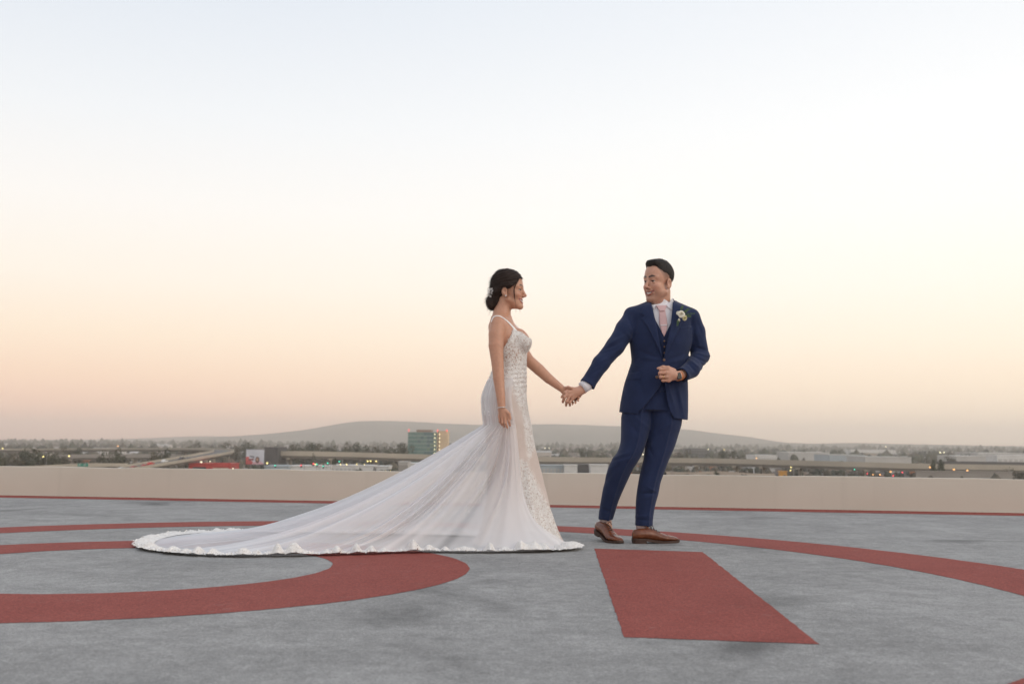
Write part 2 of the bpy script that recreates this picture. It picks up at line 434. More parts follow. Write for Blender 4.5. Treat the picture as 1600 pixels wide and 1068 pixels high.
# --- parapet
m = N('parapet_stucco')
streak = m.noise(3.0, 5, .65, vec=m.mapping((1.6, 1.6, .10))); fine = m.noise(40, 4); blot = m.noise(.8, 4)
c = m.ramp(blot, [(.3, (.565, .51, .43)), (.7, (.62, .565, .485))]).outputs[0]
c = m.mix(m.ramp(streak, [(.60, (0, 0, 0)), (.80, (.45, .45, .45))]).outputs[0], c, (.50, .45, .38))
hair = m.noise(5.0, 2, .4, vec=m.mapping((1.4, 1.4, .05)))
c = m.mix(m.ramp(hair, [(.66, (0, 0, 0)), (.80, (.12, .12, .12))]).outputs[0], c, (.30, .26, .22))
m.color(c); m.set(Roughness=.9); m.bump(fine.outputs[0], .25, .003); M_par = m.m
PH = .315
def par_noise(s): return .006 * math.sin(s * 2.1) + .004 * math.sin(s * 5.3 + 1) + .003 * math.sin(s * 11.7)
V = []; F = []; S = np.linspace(-26, 26, 400)
for i, s in enumerate(S):
    t = PH + par_noise(s) * .5
    V += [wl(s, 0, -.02), wl(s, 0, t - .002), wl(s, .002, t), wl(s, .10, t), wl(s, .11, t - .012), wl(s, .11, -.4)]
    if i:
        a = (i - 1) * 6; b = i * 6
        for k in range(5): F.append((a + k, b + k, b + k + 1, a + k + 1))
par = new_mesh('parapet_wall', V, F, M_par, None, False)
tag(par, 'low beige stucco parapet along the far edge of the helipad', 'wall')

# --- ground, hills
m = N('valley_floor'); n1 = m.noise(.004, 8, .65); n2 = m.noise(.03, 5)
c = m.ramp(n1, [(.35, (.045, .048, .035)), (.5, (.10, .092, .075)), (.65, (.16, .145, .12))]).outputs[0]
m.color(m.mix(.5, c, m.ramp(n2, [(.35, (.05, .05, .04)), (.65, (.17, .16, .14))]).outputs[0])); m.set(Roughness=.95)
gr = new_mesh('ground', [(-9700, -1700, G), (9700, -1700, G), (9700, 8900, G), (-9700, 8900, G)], [(0, 1, 2, 3)], m.m, None, False)
tag(gr, 'flat city ground far below the roof', 'ground', kind='structure')
def hill(name, pts, D, depth, mat, seed, base_extra=60):
    rr = np.random.default_rng(seed); P = np.array(pts, float)
    xs = np.linspace(P[0, 0], P[-1, 0], 260); ys = cubic(xs, P[:, 0], P[:, 1])
    V = []; F = []; K = 14
    ph = rr.uniform(0, 6, 8)
    for i, (x, y) in enumerate(zip(xs, ys)):
        top = at(x, y, D); hgt = max(top[2] - G, 1.0)
        for k in range(K):
            t = k / (K - 1)                                 # 0 foot towards camera, ridge at .6, back foot 1
            u = (t / .6) if t < .6 else 1 - (t - .6) / .4
            z = G - 2 + (hgt + 2) * (u * u * (3 - 2 * u))
            gull = math.sin(x * .09 + ph[0] + 3 * t) * math.sin(x * .031 + ph[1]) + .5 * math.sin(x * .23 + ph[2] - 4 * t)
            z += hgt * .07 * gull * u * (1 - u) * 2
            V.append((top[0] * (1 + (t - .6) * depth / D), D + (t - .6) * depth + 60 * gull * (1 - u), z))
        if i:
            for k in range(K - 1): F.append(((i - 1) * K + k, i * K + k, i * K + k + 1, (i - 1) * K + k + 1))
    return new_mesh(name, V, F, mat, None, True)
m = N('hill_scrub'); n1 = m.noise(.003, 8, .7)
m.color(m.ramp(n1, [(.35, (.05, .055, .035)), (.55, (.11, .10, .07)), (.7, (.17, .15, .12))]).outputs[0]); m.set(Roughness=.95); M_hill = m.m
h1 = hill('hills', [(250, 690), (330, 683), (400, 678.5), (440, 675), (480, 670), (515, 664), (545, 659), (575, 657), (620, 657), (660, 659), (700, 661), (760, 663), (800, 662.5), (860, 662),
                    (960, 665), (1040, 669), (1080, 671), (1110, 675), (1170, 682), (1210, 688.5), (1260, 694), (1320, 699)], 6500, 1700, M_hill, 1)
tag(h1, 'long hazy ridge of hills on the horizon', 'hills', kind='structure')
h2 = hill('hills_low', [(-300, 690), (-100, 686), (80, 686.5), (200, 685), (290, 681.5), (350, 681), (420, 685), (500, 690)], 7900, 900, M_hill, 2)
tag(h2, 'low faint hills on the left horizon', 'hills', kind='structure')
h3 = hill('hills_low', [(1100, 699), (1220, 691), (1270, 692.5), (1330, 691.5), (1400, 693), (1480, 694.5), (1560, 696), (1700, 697), (1900, 702)], 5300, 1000, M_hill, 3)
tag(h3, 'low tree covered rise on the right horizon', 'hills', kind='structure')

# --- distant town, one mass of small houses and trees
M_vc = vcol_mat('town_walls', .85, .12, .02); M_leafv = vcol_mat('far_foliage', .9, .25, .05)
def hor(px): return 685 + 12 * px / 1600
V = []; F = []; C = []
pal = [(.42, .36, .30), (.34, .31, .28), (.50, .45, .40), (.28, .24, .21), (.55, .52, .49), (.38, .30, .25), (.24, .23, .23)]
r = random.Random(5)
for i in range(13000):
    D = 1150 * math.exp(r.random() ** 1.1 * 1.7); px = r.uniform(-1500, 3100)
    x = (px - 800) / FPX * D
    big = r.random() < .12
    w = r.uniform(8, 16) * (2.5 if big else 1); dp = r.uniform(8, 14); h = r.uniform(3.2, 7.5) * (1.6 if big and r.random() < .4 else 1)
    c = r.choice(pal); k = r.uniform(.8, 1.15); c = tuple(min(1, q * k) for q in c); a = r.uniform(-.5, .5)
    ca, sa = math.cos(a), math.sin(a); b = len(V)
    gab = r.random() < .55; rc = (.22 * k, .17 * k, .14 * k) if r.random() < .6 else (.45 * k, .43 * k, .41 * k)
    for z in (G, G + h):
        for sx, sy in ((-1, -1), (1, -1), (1, 1), (-1, 1)): V.append((x + (sx * w * ca - sy * dp * sa) / 2, D + (sx * w * sa + sy * dp * ca) / 2, z)); C.append(c)
    F += [(b, b + 1, b + 5, b + 4), (b + 1, b + 2, b + 6, b + 5), (b + 3, b, b + 4, b + 7)]
    b2 = len(V)
    for sx, sy in ((-1.06, -1.06), (1.06, -1.06), (1.06, 1.06), (-1.06, 1.06)): V.append((x + (sx * w * ca - sy * dp * sa) / 2, D + (sx * w * sa + sy * dp * ca) / 2, G + h + .05)); C.append(rc)
    hh = 1.9 if gab else .3
    for sx in (-.55, .55): V.append((x + sx * w * ca / 1, D + sx * w * sa / 1, G + h + hh)); C.append(rc)
    F += [(b2, b2 + 1, b2 + 5, b2 + 4), (b2 + 3, b2 + 2, b2 + 5, b2 + 4), (b2 + 1, b2 + 2, b2 + 5), (b2 + 3, b2, b2 + 4)]
o = new_mesh('distant_houses', np.array(V), F, M_vc, None, False, np.array(C)); tag(o, 'sprawl of tiny far off houses under the hills', 'houses', kind='stuff')
ico = bmesh.new(); bmesh.ops.create_icosphere(ico, subdivisions=1, radius=1); ico.verts.ensure_lookup_table()
IV = np.array([v.co[:] for v in ico.verts]); IF = np.array([[v.index for v in f.verts] for f in ico.faces]); ico.free()
n = 18000; u = RNG.random(n) ** 1.05; D = 1100 * np.exp(u * 1.75); px = RNG.uniform(-1500, 3100, n)
sz = RNG.uniform(2.5, 6.5, n) * (1 + .5 * (D > 3000)); asp = RNG.uniform(.8, 1.7, n)
cen = np.stack([(px - 800) / FPX * D, D, G + sz * asp * .75], -1)
jit = 1 + RNG.uniform(-.28, .28, (n, len(IV)))
V = cen[:, None, :] + IV[None] * jit[..., None] * np.stack([sz, sz, sz * asp], -1)[:, None, :]
F = (IF[None] + (np.arange(n) * len(IV))[:, None, None]).reshape(-1, 3)
base = np.array([(.065, .07, .045), (.085, .082, .055), (.10, .09, .065), (.06, .062, .048)])[RNG.integers(0, 4, n)]
o = new_mesh('distant_trees', V.reshape(-1, 3), F, M_leafv, None, False, np.repeat(base, len(IV), 0)); tag(o, 'hazy mass of far off trees among the houses', 'trees', kind='stuff')

# nearer street clutter seen through the viaducts
n = 7000; D = RNG.uniform(130, 1100, n); px = RNG.uniform(-1500, 3100, n); sz = RNG.uniform(1.4, 3.4, n); asp = RNG.uniform(.8, 1.5, n)
cen = np.stack([(px - 800) / FPX * D, D, G + sz * asp * .8], -1); jit = 1 + RNG.uniform(-.3, .3, (n, len(IV)))
V = cen[:, None, :] + IV[None] * jit[..., None] * np.stack([sz, sz, sz * asp], -1)[:, None, :]
F = (IF[None] + (np.arange(n) * len(IV))[:, None, None]).reshape(-1, 3)
base = np.array([(.05, .05, .03), (.07, .06, .04), (.09, .075, .05), (.035, .04, .028)])[RNG.integers(0, 4, n)]
o = new_mesh('street_greenery', V.reshape(-1, 3), F, M_leafv, None, False, np.repeat(base, len(IV), 0)); tag(o, 'low greenery along the streets under the viaducts', 'greenery', kind='stuff')
mb = MB()
for i in range(3200):
    D_ = r.uniform(140, 1100); x = (r.uniform(-1500, 3100) - 800) / FPX * D_; w = r.uniform(2.5, 12); h = r.uniform(1.5, 4.5); c = r.choice([(.30, .27, .24), (.16, .14, .13), (.12, .10, .09), (.42, .40, .38), (.24, .18, .14), (.10, .10, .11), (.35, .15, .08)])
    mb.box(x, x + w, D_, D_ + r.uniform(3, 8), G, G + h, c)
o = mb.build('street_sheds', M_vc, None, False, True); tag(o, 'jumble of small sheds and parked vehicles under the viaducts', 'sheds', kind='stuff')

# ================================================================== THE CITY BELOW, thing by thing
M_via = simple('viaduct_concrete', (.40, .35, .28), .85, .12, .05)
M_via2 = simple('viaduct_concrete_grey', (.30, .27, .24), .85, .12, .05)
M_road = simple('asphalt', (.13, .125, .12), .9, .15, .1)
M_dark = simple('dark_cladding', (.085, .08, .078), .7, .15, .1)
M_white = simple('white_wall', (.62, .60, .57), .7, .08, .1)
M_pale = simple('pale_wall', (.46, .44, .41), .8, .1, .1)
M_bluegrey = simple('blue_grey_wall', (.36, .40, .42), .7, .1, .1)
M_redwall = simple('red_wall', (.50, .055, .045), .6, .08, .2)
M_cream = simple('cream_panel', (.66, .58, .46), .7, .08, .2)
M_glassd = simple('dark_glass', (.05, .06, .065), .15, .2, .3)
M_pole = simple('galvanised_pole', (.28, .27, .26), .5, .1, 1, metal=.4)
M_tyre = simple('tyre', (.02, .02, .02), .9)

def viaduct(name, pts, width, barrier, cols, label, mat, cr=1.1, under_d=1.6, cat='bridge'):
    """raised roadway along (photo x, photo y of the barrier top, distance) points"""
    P = [at(*p) for p in pts]; X = np.linspace(0, len(P) - 1, (len(P) - 1) * 10 + 1); Q = cubic(X, np.arange(len(P)), np.array(P))
    T = np.gradient(Q, axis=0); T[:, 2] = 0; T /= np.linalg.norm(T, axis=1)[:, None]; Nn = np.stack([-T[:, 1], T[:, 0], np.zeros(len(T))], -1)
    root = empty(name, (Q[0][0], Q[0][1], G)); tag(root, label, cat)
    def strip(nm, sec, m):
        V = []; F = []; k = len(sec)
        for i in range(len(Q)):
            for o, z in sec: V.append(Q[i] + Nn[i] * o + np.array([0, 0, z]))
            if i:
                for j in range(k): F.append(((i - 1) * k + j, i * k + j, i * k + (j + 1) % k, (i - 1) * k + (j + 1) % k))
        F.append(tuple(range(k))); F.append(tuple((len(Q) - 1) * k + j for j in range(k))[::-1])
        return new_mesh(nm, V, F, m, root, False)
    b = barrier; w = width
    strip('girder', [(0, -b), (w, -b), (w - 1.5, -b - under_d), (1.5, -b - under_d)], M_via2)
    strip('road_surface', [(.45, -b + .05), (w - .45, -b + .05), (w - .45, -b - .1), (.45, -b - .1)], M_road)
    strip('barrier', [(0, 0), (.35, 0), (.35, -b - .25), (-.05, -b - .25)], mat)
    strip('barrier', [(w - .35, 0), (w, 0), (w + .05, -b - .25), (w - .35, -b - .25)], mat)
    for cpx in cols:
        i = int(np.argmin(np.abs(proj(Q)[0] - cpx) )); p = Q[i]; tp = p[2] - b - under_d + .3
        cx = p[0] + Nn[i][0] * w / 2; cy = p[1] + Nn[i][1] * w / 2
        c = MB(); c.tube([(cx, cy, G), (cx, cy, tp - 1.6), (cx, cy, tp - .8)], [cr, cr, cr * 1.35], 10)
        h = Nn[i] * (w / 2 - 1.2); c.obox((cx, cy, tp - .4), T[i] * cr, h, (0, 0, .55)); c.build('column', M_via, root)
    return root, Q, Nn

ramp, RQ, RN = viaduct('freeway_ramp', [(120, 734.5, 470), (200, 730.5, 500), (260, 721.5, 530), (318, 712, 570), (350, 706.5, 605), (366, 702.5, 655), (356, 700.2, 715), (322, 699.3, 770), (240, 699.3, 840), (100, 700, 900), (-80, 701, 950)],
                       13, 1.3, [300, 349, 337], 'beige freeway ramp climbing right and looping back behind the red building', M_via)
viaduct('freeway_viaduct', [(88, 710, 760), (160, 709.6, 765), (240, 709.4, 770), (330, 709.5, 780)], 14, 2.2, [107, 159, 205, 262], 'low straight viaduct crossing behind the ramp, left of the billboard', M_via2)
viaduct('freeway_viaduct', [(404, 704.2, 640), (470, 704.8, 640), (540, 706.2, 645), (640, 709.2, 650), (740, 712, 655), (860, 714, 655), (960, 715, 650), (1100, 716, 640), (1210, 718.5, 620), (1330, 721.5, 600), (1450, 724.5, 590), (1640, 727.5, 590)],
        16, 2.6, [452, 520, 584, 634, 700, 868, 912, 1092, 1143, 1190, 1243, 1348, 1444], 'long concrete freeway viaduct running behind the couple across the view', M_via, under_d=2.0)
viaduct('freeway_viaduct', [(1476, 720.5, 700), (1530, 721, 700), (1600, 722, 700), (1700, 723, 700)], 12, 2.0, [1502, 1550, 1590], 'short dark overpass at the far right edge', M_dark)
viaduct('surface_ramp', [(30, 730, 470), (70, 727.5, 480), (120, 724.8, 490), (165, 723.4, 500), (200, 723.5, 520)], 9, 1.4, [60, 110], 'pale at-grade ramp wall below the trees on the left', M_via)

def block(name, x0, x1, ytop, D, depth, label, mat, cat='building', wins=None, roof=None, rot=0.0, ybase=None):
    """building seen between photo x0 and x1, standing on street level; windows = (cols, rows, glass)"""
    a = at(x0, ytop, D); b = at(x1, ytop, D); w = b[0] - a[0]; z1 = a[2]; cx = (a[0] + b[0]) / 2
    z0 = G
    root = empty(name, (cx, D + depth / 2, G)); tag(root, label, cat); root.rotation_euler = (0, 0, rot)
    def put(mbx, nm, m, parent=None):
        o = mbx.build(nm, m); o.parent = parent or root; return o
    mb = MB(); mb.box(-w / 2, w / 2, -depth / 2, depth / 2, 0, z1 - z0); wall = put(mb, 'wall', mat)
    mb = MB(); mb.box(-w / 2 - .3, w / 2 + .3, -depth / 2 - .3, depth / 2 + .3, z1 - z0 + .003, z1 - z0 + .5); put(mb, 'roof', roof or mat)
    if wins:
        nc, nr, m, zlo, zhi = wins; zl = zlo * (z1 - z0); zh = zhi * (z1 - z0); dw = w / nc; dh = (zh - zl) / nr
        for i in range(nc):
            for j in range(nr):
                mb = MB(); x = -w / 2 + dw * i + dw * .14; mb.box(x, x + dw * .72, -depth / 2 - .12, -depth / 2 + .1, zl + dh * j + dh * .2, zl + dh * (j + 1) - dh * .08)
                put(mb, 'window', m, wall)
    return root, w, z1 - z0

# red low building
root, w, h = block('red_building', 295, 360, 724.6, 560, 18, 'low bright red building with cream panels in front of the ramp', M_redwall)
mb = MB(); mb.box(-w * .40, -w * .08, -9.2, -8.9, h - 3.1, h - 1.5); o = mb.build('window', M_glassd); o.parent = root
mb = MB(); mb.box(-w * .40, -w * .08, -9.3, -8.9, h - 5.4, h - 3.2); o = mb.build('panel', M_pale); o.parent = root
mb = MB(); mb.box(w * .08, w * .46, -9.2, -8.9, h - 4.6, h - 2.0); o = mb.build('panel', M_cream); o.parent = root
mb = MB(); mb.box(w * .10, w * .5, -9.6, -8.8, h - 1.4, h + .9); o = mb.build('sign_band', M_redwall); o.parent = root

# glass office tower
D = 900; a = at(637.5, 673.5, D); b = at(682.5, 673.5, D); c2 = at(699, 673.5, D); top = a[2]
root = empty('office_tower', ((a[0] + c2[0]) / 2, D + 15, G)); tag(root, 'glass office tower with tan stair block standing beyond the train', 'building')
M_gl = []
for k, cc in enumerate([(.11, .205, .185), (.13, .22, .195), (.085, .155, .165), (.15, .225, .165)]):
    mm = N('tower_glass_%d' % k); mm.color(cc); mm.set(Roughness=.12); M_gl.append(mm.m)
M_mull = simple('tower_spandrel', (.22, .28, .255), .5, .1, .1)
M_tan = simple('tower_tan_wall', (.62, .46, .29), .75, .06, .1)
M_brown = simple('tower_roof_screen', (.26, .17, .13), .7, .1, .2)
mb = MB(); mb.box(a[0], b[0], D, D + 28, G, top - .6); core = mb.build('curtain_wall', M_mull, root)
mb = MB(); mb.box(b[0] + .01, c2[0], D + 2, D + 30, G, top + .6); tanw = mb.build('stair_block', M_tan, root)
mb = MB(); mb.box(b[0] + .9, b[0] + 1.5, D + 1.8, D + 2.2, G, top + .3); mb.build('joint_strip', M_dark, tanw)
mb = MB(); mb.box(a[0] + 7, b[0] - 5, D + 6, D + 20, top - .6, top + 1.6); mb.build('roof_screen', M_brown, root)
nF, nC = 9, 9; fh = (top - .9 - G) / nF; cw = (b[0] - a[0] - .6) / nC
for i in range(nC):
    for j in range(nF):
        mb = MB(); x = a[0] + .3 + cw * i; z = G + .3 + fh * j
        mb.box(x + .06, x + cw - .06, D - .12, D + .05, z + .55, z + fh - .12)
        mb.build('pane', M_gl[(i // 3 + (i * 7 + j * 3) % 5 // 4) % 4 if i < 8 else 3], core)
for j in range(8):
    for xx, dd in ((b[0] - 1.7, D - .25), (b[0] + 2.4, D + 1.75)):
        mb = MB(); z = top - 2.4 - j * fh * .98; mb.box(xx - .45, xx + .45, dd - .1, dd + .3, z - .45, z + .45); mb.build('lit_window', glow('stair_light', (1, .86, .55), 1.1) if (j == 0 and dd < D) else bpy.data.materials['stair_light'], tanw)
M_redlamp = glow('red_beacon', (1.0, .12, .10), 1.6)
for xx in (a[0] + .5, b[0] + .6, c2[0] - .5):
    mb = MB(); mb.tube([(xx, D + 1, top - .6), (xx, D + 1, top + 1.0)], .12, 6); mb.ball((xx, D + 1, top + 1.2), .62); mb.build('beacon', M_redlamp, root)

# billboard
D = 560; p0 = at(385, 701.8, D); p1 = at(412.5, 725, D); bw = p1[0] - p0[0]; bh = p0[2] - p1[2]
root = empty('billboard', ((p0[0] + p1[0]) / 2, D, G)); tag(root, 'square billboard showing a smiling woman against pale sky and red', 'billboard')
nx, ny = 56, 48; V = []; F = []; C = []
for j in range(ny + 1):
    for i in range(nx + 1):
        u = i / nx; v = j / ny                        # v up
        c = np.array([.60, .60, .64]) * (1 - .10 * u) + .05 * math.sin(u * 5 + v * 4)
        if u < .17 and v < .52: c = np.array([.58, .10, .09])
        if u < .42 and v < .20 + .1 * math.sin(u * 9): c = np.array([.48, .08, .08])
        if .14 < u < .44 and .26 < v < .36 + .1 * u: c = np.array([.22, .06, .07])
        if .2 < u < .46 and .50 - .25 * (u - .2) < v < .60 - .25 * (u - .2): c = np.array([.14, .13, .15])
        if ((u - .66) / .34) ** 2 + ((v + .05) / .26) ** 2 < 1: c = np.array([.60, .36, .40])
        if ((u - .63) / .115) ** 2 + ((v - .30) / .22) ** 2 < 1: c = np.array([.10, .045, .035])
        if ((u - .63) / .062) ** 2 + ((v - .33) / .12) ** 2 < 1: c = np.array([.42, .24, .17])
        if ((u - .635) / .03) ** 2 + ((v - .28) / .012) ** 2 < 1: c = np.array([.75, .70, .66])
        V.append((p0[0] + bw * u, D - .3, p1[2] + bh * v)); C.append(c)
for j in range(ny):
    for i in range(nx): q = j * (nx + 1) + i; F.append((q, q + 1, q + nx + 2, q + nx + 1))
new_mesh('printed_face', V, F, vcol_mat('billboard_print', .6, .02), root, False, np.array(C))
mb = MB(); mb.box(p0[0] - .25, p1[0] + .25, D - .25, D + .6, p1[2] - .25, p0[2] + .25); mb.build('frame', M_dark, root)
for k in (.25, .75):
    mb = MB(); x = p0[0] + bw * k; mb.tube([(x, D + .3, G), (x, D + .3, p1[2])], .45, 8); mb.build('post', M_pole, root)
mb = MB(); mb.box(p0[0] - .2, p1[0] + .2, D - 1.4, D - .35, p1[2] - .9, p1[2] - .7); mb.build('catwalk', M_dark, root)

# other buildings that can be told apart
block('dark_building', 413, 433.5, 699.5, 630, 26, 'dark windowless building beside the billboard', M_dark)
block('warehouse', 413.5, 451, 728.4, 545, 20, 'blue grey shed low behind the parapet, right of the billboard', M_bluegrey)
block('warehouse', 452, 516, 728.2, 550, 20, 'long white low shed under the viaduct', M_white, wins=(9, 1, M_glassd, .45, .75))
block('warehouse', 517, 556, 727.4, 555, 18, 'white low shed next to the row of dark hedges', M_white, wins=(6, 1, M_pale, .3, .9))
block('warehouse', 563, 583, 728.0, 540, 16, 'small white flat roofed building left of the grey tanks', M_white, wins=(3, 1, M_glassd, .3, .7))
block('warehouse', 588, 607, 729.0, 540, 16, 'tiny white building at the foot of the train', M_white)
block('storage_tank', 622.5, 637.5, 722.2, 520, 12, 'grey ribbed tank block beside the viaduct column', M_pale, cat='tank', wins=(5, 1, M_via2, .1, .97))
block('warehouse', 637.8, 690, 724.5, 560, 20, 'pale flat building half hidden by the slope of the train', M_white)
root, w, h = block('greenhouse_shed', 842, 881, 727.3, 560, 14, 'grey ribbed shed right behind the skirt', M_bluegrey, wins=(7, 1, M_pale, .1, .92))
block('warehouse', 881.5, 902, 727.0, 555, 12, 'bright white blank wall between skirt and groom', M_white)
block('warehouse', 903, 922, 726.4, 575, 12, 'dark recessed shed between two white walls', M_dark)
block('warehouse', 923, 950, 726.6, 555, 12, 'white blank wall behind the groom\'s knee', M_white)
block('dark_building', 1076, 1112, 700.6, 1150, 40, 'wide dark grey block above the viaduct, right of the groom', simple('grey_block', (.16, .16, .155), .8, .1, .05), wins=(9, 3, M_dark, .3, .9))
block('warehouse', 1180, 1214, 711.2, 800, 30, 'white shed with rounded end beyond the viaduct', M_white, wins=(8, 1, M_pale, .6, .9))
block('warehouse', 1232, 1296, 706.5, 1100, 50, 'long pale warehouse, leftmost of the bright roofs on the right', M_pale, roof=M_white)
block('warehouse', 1296, 1352, 710.5, 980, 50, 'pale grey hall in front of the bright roofs on the right', M_bluegrey, roof=M_pale)
block('warehouse', 1352, 1424, 714, 900, 50, 'broad grey hall just above the viaduct on the right', M_pale, roof=M_pale)
block('warehouse', 1330, 1400, 702.5, 1500, 50, 'far white warehouse among trees on the right', M_white)
block('warehouse', 1494, 1540, 712.5, 900, 40, 'cream warehouse above the dark overpass', M_pale, roof=M_white)
block('warehouse', 1528, 1602, 707.6, 1150, 60, 'long bright white roofed warehouse at the right edge', M_pale, roof=M_white)
block('warehouse', 1558, 1625, 711.5, 950, 40, 'white hall under the bright roofs at the right edge', M_white, wins=(8, 1, M_pale, .4, .8))
block('warehouse', 1510, 1546, 729.5, 620, 20, 'pale blue building seen under the overpass', M_bluegrey)
block('warehouse', 1565, 1602, 731.0, 600, 20, 'white shed behind the dark shrubs at the right edge', M_white, wins=(4, 1, M_dark, .45, .8))
root, w, h = block('sound_wall', 1432, 1582, 736.5, 520, 1.2, 'long grey sound wall sloping behind the right parapet', M_via2, cat='wall')
block('container', 1218.5, 1229.5, 736.6, 540, 3, 'orange container under the viaduct', simple('orange_paint', (.55, .26, .04), .6), cat='container')

# green road sign
D = 475; p0 = at(121.5, 723.4, D); p1 = at(137.5, 728.4, D)
root = empty('road_sign', (p0[0], D, G)); tag(root, 'green overhead freeway sign beside the pale ramp wall', 'sign')
M_green = simple('sign_green', (.02, .24, .17), .5, .05, .3)
for k in (0, 1):
    x0 = p0[0] + (p1[0] - p0[0]) * (.0 if k == 0 else .52); x1 = p0[0] + (p1[0] - p0[0]) * (.5 if k == 0 else 1)
    mb = MB(); mb.box(x0, x1, D - .1, D + .1, p1[2], p0[2]); pn = mb.build('panel', M_green, root)
    mb = MB()
    for q in range(3): mb.box(x0 + .4, x0 + .4 + (x1 - x0) * (.55 - .12 * q), D - .13, D - .105, p0[2] - .35 - .38 * q, p0[2] - .2 - .38 * q)
    mb.build('lettering', M_white, pn)
for x in (p0[0] + .3, p1[0] - .3):
    mb = MB(); mb.tube([(x, D + .3, G), (x, D + .3, p0[2])], .18, 6); mb.build('post', M_pole, root)

# cars on the ramp
def car(s_px, lane, col, label):
    i = int(np.argmin(np.abs(proj(RQ[:60])[0] - s_px))); p = RQ[i] + RN[i] * lane; z = p[2] - 1.3 + .05
    root = empty('car', (p[0], p[1], z)); tag(root, label, 'car', 'cars on the ramp')
    t = RQ[i + 1] - RQ[i]; root.rotation_euler = (0, -math.atan2(t[2], math.hypot(t[0], t[1])), math.atan2(t[1], t[0]))
    prof = [(-2.2, .35), (-2.25, .85), (-1.9, 1.0), (-1.2, 1.05), (-.75, 1.5), (.6, 1.52), (1.15, 1.05), (2.0, .9), (2.25, .7), (2.25, .35)]
    V = [(x, y, zz) for y in (-.9, .9) for x, zz in prof]; n = len(prof)
    F = [tuple(range(n)), tuple(range(2 * n - 1, n - 1, -1))] + [(i, n + i, n + (i + 1) % n, (i + 1) % n) for i in range(n)]
    o = new_mesh('body', V, F, simple('car_paint', col, .3, .03), None, False); o.parent = root
    mb = MB(); mb.box(-.95, .8, -.915, .915, 1.08, 1.4); g = mb.build('window', M_glassd); g.parent = root
    for x in (-1.4, 1.4):
        for y in (-.85, .85):
            mb = MB(); mb.tube([(x, y - .1, .33), (x, y + .1, .33)], .33, 10); w_ = mb.build('wheel', M_tyre); w_.parent = root
for a_ in ((203, 4, (.75, .73, .70), 'white car, leftmost on the ramp'), (217, 4, (.30, .03, .03), 'dark red car low on the ramp'), (239, 4, (.42, .04, .04), 'red car halfway up the ramp'),
           (252, 7, (.60, .04, .03), 'bright red car just left of the white van on the ramp'), (277, 8, (.8, .78, .75), 'bright white car higher up the ramp'), (301, 7, (.05, .05, .06), 'black car at the top of the ramp'),
           (305, 3, (.10, .10, .11), 'dark grey car beside the black one on the ramp')): car(*a_)

# street lamps and traffic lights that are lit
M_lamp = {'y': glow('lamp_yellow', (1.0, .80, .30), 2.2), 'w': glow('lamp_white', (1.0, .90, .62), 2.2), 'o': glow('lamp_orange', (1.0, .48, .16), 2.2),
          'r': glow('lamp_red', (1.0, .08, .10), 3.0), 'g': glow('lamp_green', (.05, .85, .55), 2.0)}
def lamp(px, py, D, c, label, r=.55):
    p = at(px, py, D); traffic = c in 'rg'
    root = empty('traffic_light' if traffic else 'street_lamp', (p[0], D, G)); tag(root, label, 'traffic light' if traffic else 'street lamp', 'traffic lights' if traffic else 'lit street lamps')
    h = p[2] - G
    mb = MB(); mb.tube([(1.6, .3, 0), (1.6, .3, h + .5), (1.2, .2, h + .9), (.2, 0, h + .75)], [.14, .09, .07, .06], 6); o = mb.build('pole', M_pole); o.parent = root
    mb = MB()
    if traffic: mb.box(-.4, .4, 0.25, .8, h - 1.2, h + 1.1)
    else: mb.box(-.55, .6, -.3, .5, h + .45, h + .8)
    o = mb.build('housing', M_dark); o.parent = root
    mb = MB(); r *= .6; mb.ball((0, 0, h), (r, r, r * .9), 10, 8); o = mb.build('lens', M_lamp[c], None, True); o.parent = root
